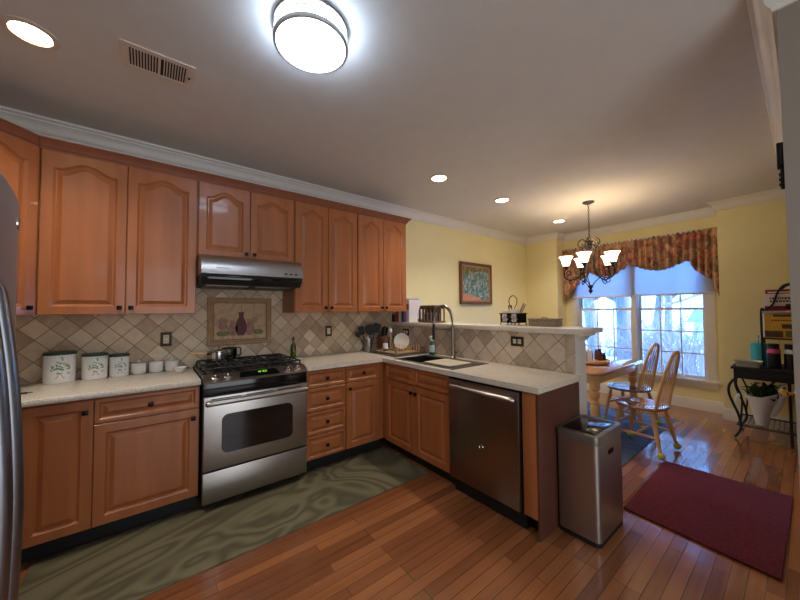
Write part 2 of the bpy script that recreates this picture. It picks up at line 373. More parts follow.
# windows: two double-hung units
def window(name, y0, y1):
    w = bpy.data.objects.new(name, None); C.objects.link(w); w.location = (XB+.05, (y0+y1)/2, .41); w['kind'] = 'structure'
    zb, zt = .41, 2.37
    def sash(x, za, zb_, nm):
        f = B(); s = .034
        box(f, x, x+.03, y0, y0-s, za, zb_); box(f, x, x+.03, y1+s, y1, za, zb_); box(f, x, x+.03, y0-s, y1+s, za, za+s); box(f, x, x+.03, y0-s, y1+s, zb_-s, zb_)
        fo = obj(nm, f, 'white_trim', w, True)
        g = B(); iy0, iy1 = y0-s, y1+s
        for k in (1, 2):
            yy = iy0+(iy1-iy0)*k/3; box(g, x+.004, x+.018, yy-.008, yy+.008, za+s, zb_-s)
            zz = za+s+(zb_-za-2*s)*k/3; box(g, x+.0045, x+.0175, iy0, iy1, zz-.008, zz+.008)
        obj('muntin_grid', g, 'white_trim', fo, True)
        obj('window_pane', box(B(), x+.022, x+.026, iy0, iy1, za+s, zb_-s), 'pane', fo, True)
    sash(XB+.055, .415, 1.395, 'lower_sash'); sash(XB+.09, 1.365, 2.365, 'upper_sash')
    return w
window('window_1', -.80, -1.585); window('window_2', -1.655, -2.42)
bm = box(B(), XB-.02, XB-e, -.70, -.79, .41, 2.46, .003); box(bm, XB-.02, XB-e, -2.43, -2.52, .41, 2.46, .003); box(bm, XB-.02, XB-e, -.70, -2.52, 2.37, 2.47, .003)
box(bm, XB-.03, XB+.135, -1.59, -1.65, .41, 2.37, .003); box(bm, XB, XB+.14, -.79, -.80, .41, 2.37); box(bm, XB, XB+.14, -2.42, -2.43, .41, 2.37)
struct('trim_2', bm, 'white_trim', label='white window casing and mullion')
bm = box(B(), XB-.055, XB+.13, -.67, -2.545, .375, .412, .004); box(bm, XB-.02, XB-e, -.70, -2.52, .30, .375, .003)
struct('trim_3', bm, 'white_trim', label='white window sill and apron')

# half wall of the peninsula, backsplash, bar end
XP = 2.143
struct('wall_peninsula', box(B(), XP+.012, XP+.19, -2.215, -.001, 0, 1.199), 'white_trim', label='white painted half wall behind the peninsula')
bm = box(B(), XP, XP+.0115, -2.215, -.012, .905, 1.199, 0)
struct('trim_4', bm, 'tile_bar', label='diagonal stone tile backsplash on the half wall')
bm = B()
for k in range(2): box(bm, XP-.003, XP+.001, -2.213, -2.150, .918+k*.14, 1.052+k*.14, .002)
struct('trim_5', bm, 'mural_edge', label='tile border at the end of the half wall')
struct('trim_6', box(B(), -1.43, XP-.001, -.0115, -.0005, .905, 1.70), 'tile_back', label='diagonal stone tile backsplash on the back wall')

# ------------------------------------------------------------------ cabinets
def door_panel(w, h, arch=0, t=.02, fr=.058, mtx=None):
    bm = B(); n = 24
    def L(inset, dep, outer=False):
        m = 0 if outer else fr; pts = []
        x0, x1, z0, z1 = m+inset, w-m-inset, m+inset, h-m-inset-(0 if outer else arch)
        def top(u):
            if outer or not arch: return z1
            a = abs(u)
            return z1+arch*(0 if a > .86 else (.5+.5*math.cos(PI*a/.86))**.85)
        for i in range(4): pts.append((x0+(x1-x0)*i/4, dep, z0))
        for i in range(4): pts.append((x1, dep, z0+(z1-z0)*i/4))
        for i in range(n+1):
            u = 1-2*i/n; pts.append(((x0+x1)/2+u*(x1-x0)/2, dep, top(u)))
        for i in range(1, 4): pts.append((x0, dep, z1-(z1-z0)*i/4))
        return pts
    rings = [L(0, 0, True), L(0, -t+.003, True), L(.003, -t, True), L(-.006, -t), L(0, -t+.006), L(.006, -t+.012), L(.012, -t+.012), L(.034, -t+.002), L(.036, -t+.001)]
    loft(bm, rings)
    if mtx is not None: bm.transform(mtx)
    return bm
def knob_bm(x, y, z):
    bm = B(); tube(bm, [(x, y, z), (x, y-.014, z)], .006, 8); box(bm, x-.014, x+.014, y-.026, y-.013, z-.014, z+.014, .004, 2); return bm
CR = [(0, 0), (.012, 0), (.014, .012), (.022, .016), (.026, .03), (.042, .044), (.046, .052), (.054, .054), (.054, .064), (0, .064)]
GAP = .003
def cabinet(name, label, loc, rz, w, z0, z1, depth, fronts, toe=0, crown=False, left_panel=False, group=None):
    """local frame: x along the run, y=0 the face, +y into the wall"""
    c = thing(name, label, 'cabinet', (loc[0], loc[1], z0 if not toe else 0), rz, group)
    zo = 0 if toe else z0
    cb = B()
    if name == 'sink_cabinet':
        for a_ in ((.0005, .0185, 0, depth, z0, z1), (w-.0185, w-.0005, 0, depth, z0, z1), (.0185, w-.0185, 0, .018, z0, z1), (.0185, w-.0185, depth-.01, depth, z0, z1), (.0185, w-.0185, .018, depth-.01, z0, z0+.018)): box(cb, *a_)
    else: box(cb, .0005, w-.0005, 0, depth, z0-zo, z1-zo)
    obj('carcass', cb, 'cab_wood', c)
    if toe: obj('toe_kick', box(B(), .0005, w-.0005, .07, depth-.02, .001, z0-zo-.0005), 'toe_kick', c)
    if crown:
        ov = crown if isinstance(crown, tuple) else (0, 0)
        bm = B(); rings = []
        for s in (0, 1):
            rings.append([((w if s else 0)+(u*ov[s] if s else -u*ov[s]), -u-.002, z1-zo+v-.012) for u, v in CR])
        loft(bm, rings)
        if ov[1] == 1:
            loft(bm, [[(w+u, -u-.002, z1-zo+v-.012) for u, v in CR], [(w+u, depth, z1-zo+v-.012) for u, v in CR]])
        obj('cornice', bm, 'cornice_wood_shaded', c)
    for (kind, x0, x1, a, b, arch, k) in fronts:
        fr = .058 if kind == 'door' else .026
        bm = door_panel(x1-x0-GAP, b-a-GAP, arch, fr=fr, mtx=Matrix.Translation((x0+GAP/2, -.0005, a-zo+GAP/2)))
        p = obj(kind, bm, 'cab_wood', c, ang=6)
        if k: obj('knob', knob_bm(k[0], -.02, k[1]-zo), 'knob_metal', p)
    return c
FY = -.61   # carcass face of the back run
T0, T1 = .115, .876
Z = lambda a, b: (a, b)
cabinet('base_cabinet', 'base cabinet with one full-height door beside the refrigerator', (-.835, FY), 0, .298, T0, T1, .595,
        [('door', .003, .298, .118, .868, 0, (.262, .80))], toe=1)
cabinet('base_cabinet', 'wide base cabinet left of the stove, drawer over single door', (-.537, FY), 0, .535, T0, T1, .595,
        [('drawer', 0, .532, .722, .868, 0, (.266, .795)), ('door', 0, .532, .118, .716, 0, (.498, .655))], toe=1)
cabinet('base_cabinet', 'narrow base cabinet of four drawers right of the stove', (.766, FY), 0, .377, T0, T1, .595,
        [('drawer', 0, .376, a, b, 0, (.188, (a+b)/2)) for a, b in ((.722, .868), (.522, .716), (.322, .516), (.118, .316))], toe=1)
cabinet('base_cabinet', 'base cabinet with one small drawer and door next to the inner corner', (1.1435, FY), 0, .4305, T0, T1, .595,
        [('drawer', .003, .365, .722, .868, 0, (.184, .795)), ('door', .003, .365, .118, .716, 0, (.035, .665))], toe=1)
XF = 1.575  # carcass face of the peninsula
RZ = -PI/2
cabinet('sink_cabinet', 'peninsula sink cabinet with two doors under two false drawer fronts', (XF, -.6105), RZ, .9245, T0, T1, .55,
        [('drawer', .0715, .4985, .722, .868, 0, None), ('drawer', .4985, .9235, .722, .868, 0, None),
         ('door', .0715, .4985, .118, .716, 0, (.4685, .655)), ('door', .4985, .9235, .118, .716, 0, (.5285, .655))], toe=1)
c = cabinet('end_cabinet', 'narrow filler cabinet closing the peninsula beside the trash can', (XF, -2.140), RZ, .095, T0, T1, .55,
        [], toe=1)
obj('filler_stile', box(B(), .004, .094, -.0185, -.0005, .118, .868, .002), 'cab_wood', c)
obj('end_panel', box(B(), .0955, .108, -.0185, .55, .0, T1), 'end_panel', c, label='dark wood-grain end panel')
bm = box(B(), -.004, .112, .0, .09, 0, 0.0); bm.free()

CB, CT = 1.372, 2.425
UY = -.33
cabinet('wall_cabinet', 'upper cabinet left of the range hood with two arched doors', (-.835, UY), 0, .833, CB, CT, .329-.012,
        [('door', .004, .416, CB, 2.412, .052, (.386, CB+.045)), ('door', .417, .829, CB, 2.412, .052, (.447, CB+.045))], crown=(0, 0))
cabinet('wall_cabinet', 'short upper cabinet over the range hood with two arched doors', (0, UY), 0, .762, 1.822, CT, .329-.012,
        [('door', .004, .380, 1.826, 2.412, .052, (.35, 1.868)), ('door', .382, .758, 1.826, 2.412, .052, (.412, 1.868))], crown=(0, 0))
cabinet('wall_cabinet', 'tall upper cabinet with two narrow arched doors just right of the hood', (.764, UY), 0, .674, CB, CT, .329-.012,
        [('door', .004, .336, CB, 2.412, .05, (.306, CB+.045)), ('door', .338, .670, CB, 2.412, .05, (.368, CB+.045))], crown=(0, 0))
cabinet('wall_cabinet', 'rightmost upper cabinet beside the yellow wall, two narrow arched doors', (1.4395, UY), 0, .665, CB, CT, .329-.012,
        [('door', .004, .331, CB, 2.412, .05, (.301, CB+.045)), ('door', .333, .661, CB, 2.412, .05, (.363, CB+.045))], crown=(0, 1))
# diagonal corner wall cabinet
dc = thing('corner_cabinet', 'diagonal corner upper cabinet partly hidden by the refrigerator', 'cabinet', (-1.1, -.3, CB))
x0 = -.8365
bm = prism(B(), [(x0, -.013), (-1.438, -.013), (-1.438, -.611), (-1.126, -.611), (x0, -.332)], 'z', CB, CT); obj('carcass', bm, 'cab_wood', dc, True)
A = Vector((-1.126, -.611)); D = Vector((x0, -.332)); ang = math.atan2(D.y-A.y, D.x-A.x); ln = (D-A).length
mt = Matrix.Translation((A.x, A.y, 0)) @ Matrix.Rotation(ang, 4, 'Z')
p = obj('door', door_panel(ln-.03, 2.412-CB-GAP, .05, mtx=mt @ Matrix.Translation((.012, -.001, CB+GAP/2))), 'cab_wood', dc, True, ang=6)
k = knob_bm(ln-.055, -.02, CB+.045); k.transform(mt); obj('knob', k, 'knob_metal', p, True)
bm = B(); rings = []
for s in (0, 1): rings.append([tuple(mt @ Vector(((ln+.0 if s else 0), -u-.002, CT+v-.012))) for u, v in CR])
# mitre the right end into the straight run
rings[1] = [(x0+u*math.tan(ang/2)*0-.001, UY-u-.002, CT+v-.012) for u, v in CR]
loft(bm, rings); obj('cornice', bm, 'cornice_wood_shaded', dc, True)

# ------------------------------------------------------------------ worktops
def slab(name, pts, z0, z1, label, cat, bev=.006):
    bm = prism(B(), pts, 'z', z0, z1)
    bmesh.ops.recalc_face_normals(bm, faces=bm.faces[:])
    bmesh.ops.bevel(bm, geom=[e_ for e_ in bm.edges], offset=bev, segments=2, profile=.5, affect='EDGES')
    return tag(obj(name, bm, 'counter'), label, cat)
slab('countertop', [(-1.43, -.0125), (-1.43, -1.68), (-.842, -1.68), (-.842, -.648), (.004, -.648), (.004, -.0125)], .877, .914, 'beige speckled countertop left of the stove', 'countertop')
cab = cabinet('base_cabinet', 'base cabinet along the left wall between the corner and the refrigerator', (-.862, -1.675), PI/2, 1.02, T0, T1, .57, [('door', .01, .48, .118, .868, 0, None), ('door', .49, .96, .118, .868, 0, None)], toe=1)
# L top with a sink cut-out
XC = 1.538
sx0, sx1, sy0, sy1 = 1.625, 1.98, -.79, -1.12     # open bowl
bm = B()
ys = [-.0125, -.648, sy0, sy1, -2.262]
def q(x0, x1, y0, y1): box(bm, x0, x1, y0, y1, .877, .914)
q(.760, XP-.001, -.648, -.0125); q(XC, XP-.001, sy0, -.648); q(XC, sx0, sy1, sy0); q(sx1, XP-.001, sy1, sy0); q(XC, XP-.001, -2.262, sy1)
bmesh.ops.remove_doubles(bm, verts=bm.verts, dist=.0002)
tag(obj('countertop', bm, 'counter', smooth=False), 'beige speckled L-shaped countertop running along the peninsula', 'countertop')
slab('bar_countertop', [(XP-.032, -.002), (2.49, -.002), (2.49, -2.285), (XP-.032, -2.285)], 1.2, 1.243, 'raised beige bar top along the half wall', 'countertop', .008)
bm = crown_run('cove', [(2.334, -.02), (2.334, -2.216), (2.156, -2.216)], [(0, 0), (.05, 0), (.05, -.012), (.03, -.018), (.014, -.034), (.01, -.05), (0, -.05)], z=1.199, sgn=1)
struct('trim_7', bm, 'white_trim', label='white cove moulding under the bar top')
struct('baseboard_peninsula', crown_run('b', [(2.334, -.02), (2.334, -2.216), (2.156, -2.216)], BASE, z=.001, sgn=1), 'white_trim')

# sink
s = thing('kitchen_sink', 'black composite sink with sliding board and drainer set in the peninsula', 'sink', (1.85, -1.15, .914))
bm = B(); zt = .918
def fr(x0, x1, y0, y1, z0=.9145, z1=zt): box(bm, x0, x1, y0, y1, z0, z1, .001, 1)
fr(1.595, 2.05, -.765, -.79); fr(1.595, 1.625, -.79, -1.535); fr(1.98, 2.05, -.79, -1.535); fr(1.625, 1.98, -1.52, -1.535); fr(1.625, 1.98, -1.125, -1.145)
obj('rim', bm, 'sink_rim', s, True)
bm = B()
for a in ((sx0+.001, sx0+.006, sy1, sy0), (sx1-.006, sx1-.001, sy1, sy0), (sx0, sx1, sy0-.006, sy0-.001), (sx0, sx1, sy1+.001, sy1+.006)): box(bm, *a, .72, .914)
box(bm, sx0, sx1, sy1, sy0, .715, .722); obj('bowl', bm, 'sink_black', s, True)
obj('drain', lathe(B(), [(0, 0), (.04, 0), (.042, .003), (0, .004)], (1.8, -.95, .722)), 'chrome', s, True)
bm = box(B(), 1.63, 1.975, -1.15, -1.515, .9146, .919); 
for k in range(11): box(bm, 1.64, 1.965, -1.165-k*.032, -1.172-k*.032, .919, .922)
obj('drainer', bm, 'drain_grey', s, True)
obj('sliding_board', box(B(), 1.63, 1.90, -1.16, -1.47, .9225, .932, .003), 'board', s, True, label='cream speckled sliding board')
# faucet
f = thing('kitchen_faucet', 'tall spring-neck pull-down faucet arching over the sink', 'faucet', (2.08, -1.09, .914))
bm = lathe(B(), [(0, 0), (.028, 0), (.028, .006), (.02, .012), (.019, .09), (.016, .1), (0, .1)], (2.08, -1.09, .9145)); tube(bm, [(2.08, -1.09, 1.0), (2.08, -1.09, 1.22)], .015, 12); obj('body', bm, 'faucet', f, True)
bm = B(); tube(bm, [(2.08, -1.11, .965), (2.06, -1.16, .975), (2.05, -1.185, .99)], [.008, .006], 8, smooth=3); obj('lever', bm, 'faucet', f, True)
path = [(2.08, -1.09, 1.2), (2.08, -1.085, 1.30), (2.075, -1.055, 1.385), (2.06, -.99, 1.425), (2.045, -.925, 1.40), (2.035, -.885, 1.33), (2.03, -.875, 1.24)]
bm = B(); tube(bm, path, .008, 10, smooth=6)
sp_ = spline([Vector(p) for p in path], 14)
for i in range(2, len(sp_)-2, 2):
    t0 = (sp_[i+1]-sp_[i-1]).normalized(); t = B(); tube(t, [sp_[i]-t0*.0018, sp_[i]+t0*.0018], .018, 10); merge(bm, t)
obj('spring_neck', bm, 'faucet', f, True)
bm = B(); tube(bm, [(2.03, -.875, 1.24), (2.03, -.873, 1.20), (2.03, -.872, 1.13), (2.03, -.872, 1.08)], [.012, .015], 12); obj('spray_head', bm, 'black_matte', f, True)
bm = B(); tube(bm, [(2.08, -1.09, 1.185), (2.055, -.98, 1.19), (2.03, -.885, 1.19)], .005, 8); tube(bm, [(2.03, -.895, 1.17), (2.03, -.895, 1.21)], .008, 8); obj('holder_arm', bm, 'faucet', f, True)

# dishwasher
d = thing('dishwasher', 'stainless steel dishwasher in the peninsula with bar handle', 'dishwasher', (1.56, -1.84, 0))
obj('body', box(B(), 1.56, 2.12, -2.134, -1.541, .12, .872), 'black_matte', d, True)
obj('door', box(B(), 1.532, 1.5595, -2.132, -1.545, .125, .862, .005), 'steel_dw', d, True)
obj('control_strip', box(B(), 1.535, 1.5595, -2.131, -1.546, .8625, .8755), 'black_gloss', d, True)
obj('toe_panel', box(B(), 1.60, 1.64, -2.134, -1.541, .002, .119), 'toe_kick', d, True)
bm = B(); tube(bm, [(1.50, -1.60, .817), (1.488, -1.62, .819), (1.484, -1.84, .819), (1.488, -2.09, .819), (1.50, -2.11, .817)], .014, 10, smooth=4)
for y in (-1.63, -2.08): tube(bm, [(1.488, y, .817), (1.533, y, .817)], .009, 8)
obj('handle', bm, 'steel', d, True)
bm = B(); n_ = 20; RY = Matrix.Rotation(-PI/2, 4, 'Y')
t = B(); tube(t, [(1.5302, -1.844+.016*math.cos(a), .435+.016*math.sin(a)) for a in [2*PI*i/20 for i in range(21)]], .0026, 6, cap=False); merge(bm, t)
tube(bm, [(1.5305, -1.838, .442), (1.5305, -1.832, .437), (1.5305, -1.834, .429), (1.5305, -1.842, .427), (1.5305, -1.844, .437)], .0012, 5)
tube(bm, [(1.5305, -1.846, .443), (1.5305, -1.852, .436), (1.5305, -1.848, .427)], .0012, 5)
obj('badge', bm, 'chrome', d, True)

# ------------------------------------------------------------------ stove
st = thing('gas_stove', 'stainless steel gas stove with black grates and oven window', 'stove', (.38, -.35, 0))
obj('body', box(B(), .012, .752, -.65, -.02, .05, .905), 'black_matte', st, True)
obj('storage_drawer', box(B(), .014, .750, -.685, -.6505, .062, .272, .004), 'steel', st, True)
dr = obj('oven_door', box(B(), .014, .750, -.69, -.6505, .285, .792, .006), 'steel', st, True)
wpts = [(x+.378, z+.522) for x, z in rrect(.505, .272, .045, 5)]
obj('oven_window', prism(B(), wpts, 'y', -.693, -.6895), 'glass_dark', dr, True)
bm = B(); tube(bm, [(.045, -.69, .748), (.04, -.725, .752), (.07, -.742, .757), (.38, -.752, .760), (.69, -.742, .757), (.722, -.725, .752), (.715, -.69, .748)], .019, 12, smooth=5); obj('door_handle', bm, 'steel', dr, True)
obj('front_band', box(B(), .012, .752, -.672, -.6505, .797, .882, .003), 'black_gloss', st, True)
bm = B()
for k in range(3): box(bm, .06+k*.225, .25+k*.225, -.6925, -.69, .770, .776)
obj('vent_slot', bm, 'black_matte', dr, True)
bm = prism(B(), [(-.695, .882), (-.700, .892), (-.61, .936), (-.60, .936), (-.60, .882)], 'x', .012, .752); cp = obj('control_panel', bm, 'steel', st, True)
pn = Vector((0, -.044, .09)).normalized(); pm = Vector((0, -.655, .9145)); px = Vector((1, 0, 0)); py = px.cross(pn)*-1
def onp(x, v, h=0): c0 = Vector((x, pm.y, pm.z)); t_ = Vector((0, .09, .044)).normalized(); return c0+t_*v+pn*h
bm = B(); loft(bm, [[onp(.24, -.034, .0), onp(.53, -.034, 0), onp(.51, .036, 0), onp(.255, .036, 0)], [onp(.24, -.034, .003), onp(.53, -.034, .003), onp(.51, .036, .003), onp(.255, .036, .003)]])
dp = obj('display', bm, 'black_gloss', cp, True)
rot = Vector((0, 0, 1)).rotation_difference(pn).to_matrix().to_4x4()
for i, x in enumerate((.085, .165, .600, .675)):
    kb = lathe(B(), [(0, 0), (.026, 0), (.026, .006), (.018, .010), (.016, .03), (.013, .034), (0, .035)], tuple(onp(x, 0, 0)), 18, mtx=rot)
    obj('burner_knob', kb, 'chrome', st, True)
bm = B()
def seg(x, v, s_, dd, h=.004):
    on = {'0': 'abcdef', '1': 'bc', '2': 'abged', '5': 'afgcd', '4': 'fgbc', ':': ''}[dd]
    P_ = {'a': ((0, 1), (1, 1)), 'b': ((1, 1), (1, .5)), 'c': ((1, .5), (1, 0)), 'd': ((0, 0), (1, 0)), 'e': ((0, 0), (0, .5)), 'f': ((0, .5), (0, 1)), 'g': ((0, .5), (1, .5))}
    for k in on:
        (a, b), (c_, d_) = P_[k]; tube(bm, [onp(x+a*s_*.6, v+b*s_, h), onp(x+c_*s_*.6, v+d_*s_, h)], .0012, 4)
for i, ch in enumerate('1250'): seg(.368+i*.018+(.006 if i > 1 else 0), .004, .017, ch)
obj('clock_digits', bm, 'green_led', dp if False else cp, True)
obj('cooktop', box(B(), .012, .752, -.60, -.03, .906, .936, .004), 'black_gloss', st, True)
for bx, by, br_ in ((.17, -.18, .045), (.17, -.46, .055), (.60, -.18, .04), (.60, -.46, .055), (.385, -.32, .05)):
    obj('burner', lathe(B(), [(0, 0), (br_, 0), (br_, .01), (br_*.75, .014), (br_*.7, .022), (0, .024)], (bx, by, .936)), 'cast_iron', st, True)
for gx0, gx1 in ((.03, .27), (.275, .495), (.50, .735)):
    bm = B(); zg = .968
    for y in (-.575, -.32, -.06): tube(bm, [(gx0, y, .938), (gx0+.01, y, zg), (gx1-.01, y, zg), (gx1, y, .938)], .0075, 6)
    for x in (gx0+.01, (gx0+gx1)/2, gx1-.01): tube(bm, [(x, -.575, zg), (x, -.06, zg)], .007, 6)
    for y in (-.18, -.46):
        for a in (45, 135, 225, 315):
            t_ = math.radians(a); cx = (gx0+gx1)/2; tube(bm, [(cx+.03*math.cos(t_), y+.03*math.sin(t_), zg+.004), (cx+.10*math.cos(t_), y+.10*math.sin(t_), zg+.002)], .006, 5)
    obj('grate', bm, 'cast_iron', st, True)

# range hood
hd = thing('range_hood', 'curved stainless steel range hood above the stove', 'range hood', (.38, -.25, 1.6))
prof = [(-.0125, 1.82), (-.46, 1.82), (-.515, 1.806), (-.548, 1.775), (-.572, 1.72), (-.576, 1.668), (-.53, 1.664), (-.0125, 1.664)]
obj('hood_shell', prism(B(), prof, 'x', .003, .759), 'steel', hd, True)
prof = [(-.0125, 1.663), (-.557, 1.663), (-.559, 1.645), (-.515, 1.592), (-.0125, 1.592)]
obj('lower_housing', prism(B(), prof, 'x', .006, .756), 'black_matte', hd, True)
obj('visor', box(B(), .04, .72, -.565, -.557, 1.628, 1.656, .002), 'glass_dark', hd, True)
for x in (.05, .40):
    bm = box(B(), x, x+.30, -.45, -.06, 1.586, 1.5915)
    for k in range(12): box(bm, x+.01+k*.024, x+.018+k*.024, -.44, -.07, 1.582, 1.586)
    obj('filter', bm, 'drain_grey', hd, True)
for k in range(3): obj('button', box(B(), .60+k*.042, .622+k*.042, -.580, -.573, 1.69, 1.701, .001), 'black_matte', hd, True)
obj('badge', box(B(), .10, .19, -.5745, -.568, 1.712, 1.717), 'drain_grey', hd, True)

# refrigerator
fg = thing('refrigerator', 'tall stainless steel refrigerator at the left edge', 'refrigerator', (-1.0, -2.15, 0))
YF0, YF1 = -2.66, -1.735
obj('body', box(B(), -1.435, -.685, YF0, YF1, .02, 1.74), 'steel_fridge', fg, True)
def fdoor(y0, y1, z0, z1):
    bm = B(); n = 12; rings = []
    yc = (YF0+YF1)/2; hw = (YF1-YF0)/2
    for z in (z0, z0+.01, z1-.02, z1-.004, z1):
        ins = {z0: .006, z1: .02, z1-.004: .008}.get(z, 0)
        r = []
        for i in range(n+1):
            y = y0+(y1-y0)*i/n; r.append((-.617+.040*(1-((y-yc)/hw)**2)-ins, y, z))
        r += [(-.680, y1, z), (-.680, y0, z)]
        rings.append(r)
    return loft(bm, rings)
for nm, a, b, hy in (('door', YF0, (YF0+YF1)/2-.003, -2.235), ('door', (YF0+YF1)/2+.003, YF1, -2.160)):
    dd = obj(nm, fdoor(a, b, .10, 1.745), 'steel_fridge', fg, True)
    bm = B(); tube(bm, [(-.58, hy, 1.45), (-.560, hy, 1.44), (-.55, hy, 1.38), (-.532, hy, 1.2), (-.522, hy, .95), (-.532, hy, .62), (-.55, hy, .42), (-.58, hy, .40)], .017, 12, smooth=5); obj('handle', bm, 'fridge_handle', dd, True)
    if hy > -2.2: obj('badge', lathe(B(), [(0, 0), (.013, 0), (.012, .003), (0, .004)], (-.592, -1.86, 1.645), 16, sx=1.6, mtx=Matrix.Rotation(PI/2, 4, 'Y')), 'chrome', dd, True)
obj('base_grille', box(B(), -1.43, -.64, YF0+.01, YF1-.01, .005, .095), 'black_matte', fg, True)

# trash can
tr = thing('trash_can', 'rectangular stainless steel trash can at the end of the peninsula', 'trash can', (1.958, -2.374, 0))
def shell(z0, z1, w, d_, r, bv=0):
    rings = []
    for z, k in ((z0, 0), (z1, 0)): rings.append([(x, y, z) for x, y in rrect(w-k, d_-k, r)])
    return loft(B(), rings)
obj('base', shell(.001, .03, .392, .238, .03), 'black_matte', tr)
obj('body', shell(.0305, .585, .40, .244, .032), 'steel', tr)
bm = loft(B(), [[(x*s_, y*s_, z) for x, y in rrect(.414, .254, .038)] for s_, z in ((1, .5855), (1, .625), (.985, .634), (.95, .636))]); ld = obj('lid', bm, 'drain_grey', tr)
obj('flap', box(B(), -.165, .12, -.095, .095, .6365, .642, .003), 'black_gloss', ld)
obj('hinge_strip', box(B(), .128, .16, -.095, .095, .6365, .639, .002), 'black_matte', ld)
obj('side_handle', prism(B(), [(x-.01, z+.515) for x, z in rrect(.085, .028, .010)], 'y', -.1255, -.1215), 'black_gloss', tr)
obj('pedal', box(B(), -.207, -.19, -.05, .05, .008, .02, .003), 'black_matte', tr)

# ------------------------------------------------------------------ rugs
def rug(name, x0, x1, y0, y1, t, m, label, rz=0, pts=None):
    P_ = pts or [(x0, y0), (x1, y0), (x1, y1), (x0, y1)]
    bm = prism(B(), P_, 'z', .001, t); bmesh.ops.recalc_face_normals(bm, faces=bm.faces[:])
    bmesh.ops.bevel(bm, geom=bm.edges[:], offset=.003, segments=2, profile=.5, affect='EDGES')
    return tag(obj(name, bm, m), label, 'rug')
rug('kitchen_runner', -.78, 1.60, -1.235, -.56, .008, 'runner', 'long sage green runner with swirling leaf pattern before the stove')
rug('doormat', 0, 0, 0, 0, .014, 'mat_red', 'thick burgundy red mat on the wood floor', pts=[(2.31, -2.44), (2.235, -3.145), (3.40, -3.165), (3.39, -2.436)])
rug('area_rug', 2.75, 4.85, -2.225, -.75, .008, 'rug_blue', 'blue-grey rug under the dining table')

# ------------------------------------------------------------------ ceiling fixtures
fx = thing('ceiling_light', 'large round flush-mount LED ceiling light with metal rings', 'ceiling light', (.30, -1.845, H))
obj('ceiling_pan', lathe(B(), [(0, 0), (.170, 0), (.170, -.014), (0, -.014)], (0, 0, -.001), 40), 'pewter', fx)
obj('diffuser', lathe(B(), [(0, -.015), (.156, -.015), (.158, -.08), (.153, -.092), (.12, -.099), (0, -.101)], (0, 0, 0), 48), 'led_glow', fx)
bm = B(); 
for r0, r1, za, zb in ((.159, .172, -.078, -.094), (.159, .168, -.036, -.044)):
    lathe(bm, [(r0, za), (r1, za), (r1, zb), (r0, zb), (r0, za)], (0, 0, 0), 48)
for a in (30, 150, 270): 
    t_ = math.radians(a); tube(bm, [(.165*math.cos(t_), .165*math.sin(t_), -.015), (.165*math.cos(t_), .165*math.sin(t_), -.08)], .004, 6)
obj('ring', bm, 'satin', fx)
def can_light(loc, label):
    c = thing('recessed_light', label, 'ceiling light', loc, 0, 'recessed ceiling lights')
    obj('trim_ring', lathe(B(), [(.072, -.001), (.098, -.001), (.098, -.006), (.074, -.009), (.070, -.004), (.072, -.001)], (0, 0, 0), 32), 'can_trim', c)
    obj('lamp', lathe(B(), [(0, -.0015), (.071, -.0015), (.071, -.004), (.04, -.007), (0, -.008)], (0, 0, 0), 28), 'can_glow', c)
    return c
c0 = can_light((-.755, -1.0, H), 'recessed ceiling light above the left counter near the vent')
dup(c0, (2.012, -.997, H), 0, 'recessed ceiling light above the sink, largest of the far three')
dup(c0, (3.095, -1.0, H), 0, 'middle recessed ceiling light beyond the bar')
dup(c0, (4.60, -.98, H), 0, 'farthest recessed ceiling light beside the chandelier canopy')
for loc in ((-.755, -1.0), (2.012, -.997), (3.095, -1.0), (4.60, -.98)):
    L = bpy.data.lights.new('can_lamp', 'SPOT'); L.energy = 46; L.color = (1, .91, .80); L.spot_size = math.radians(125); L.spot_blend = .9; L.shadow_soft_size = .06
    o = bpy.data.objects.new('can_lamp', L); C.objects.link(o); o.location = (loc[0], loc[1], H-.02)
v = thing('ceiling_vent', 'metal louvred ceiling air vent', 'vent', (-.265, -1.12, H))
bm = B()
for a in ((-.16, .16, -.105, -.075), (-.16, .16, .075, .105), (-.16, -.125, -.075, .075), (.125, .16, -.075, .075), (-.006, .006, -.075, .075)): box(bm, *a, -.008, -.001)
obj('frame', bm, 'can_trim', v)
obj('duct', box(B(), -.124, .124, -.074, .074, -.0025, -.001), 'toe_kick', v)
bm = B()
for k in range(20):
    x = -.118+k*.0124
    if abs(x) > .008: loft(bm, [[(x, -.072, -.0075), (x+.003, -.072, -.0075), (x+.006, -.072, -.003), (x+.003, -.072, -.003)], [(x, .072, -.0075), (x+.003, .072, -.0075), (x+.006, .072, -.003), (x+.003, .072, -.003)]])
obj('louvre', bm, 'can_trim', v); obj('damper_lever', box(B(), .130, .142, -.004, .004, -.016, -.008, .001), 'bronze', v)

# chandelier
ch = thing('chandelier', 'wrought iron chandelier with five frosted bell shades over the table', 'chandelier', (4.03, -1.615, H))
obj('canopy', lathe(B(), [(0, -.001), (.068, -.001), (.066, -.012), (.04, -.026), (.012, -.034), (0, -.034)], (0, 0, 0), 28), 'iron', ch)
bm = B(); zz = -.034; k = 0
while zz > -.43:
    pts = []
    for i in range(13):
        a = 2*PI*i/12; u, w_ = .009*math.cos(a), .018*math.sin(a)
        pts.append((u if k % 2 else 0, 0 if k % 2 else u, zz-.016+w_))
    tube(bm, pts, .0028, 5, cap=False); zz -= .028; k += 1
obj('chain', bm, 'iron', ch)
ZC = 2.27-H
bm = B(); tube(bm, [(.028*math.cos(a), 0, ZC-.0+.028*math.sin(a)) for a in [2*PI*i/16 for i in range(17)]], .004, 6, cap=False)
lathe(bm, [(0, -.03), (.02, -.03), (.045, -.045), (.05, -.06), (.03, -.075), (.026, -.12), (.012, -.13), (0, -.13)], (0, 0, ZC), 20)
obj('hub', bm, 'iron', ch)
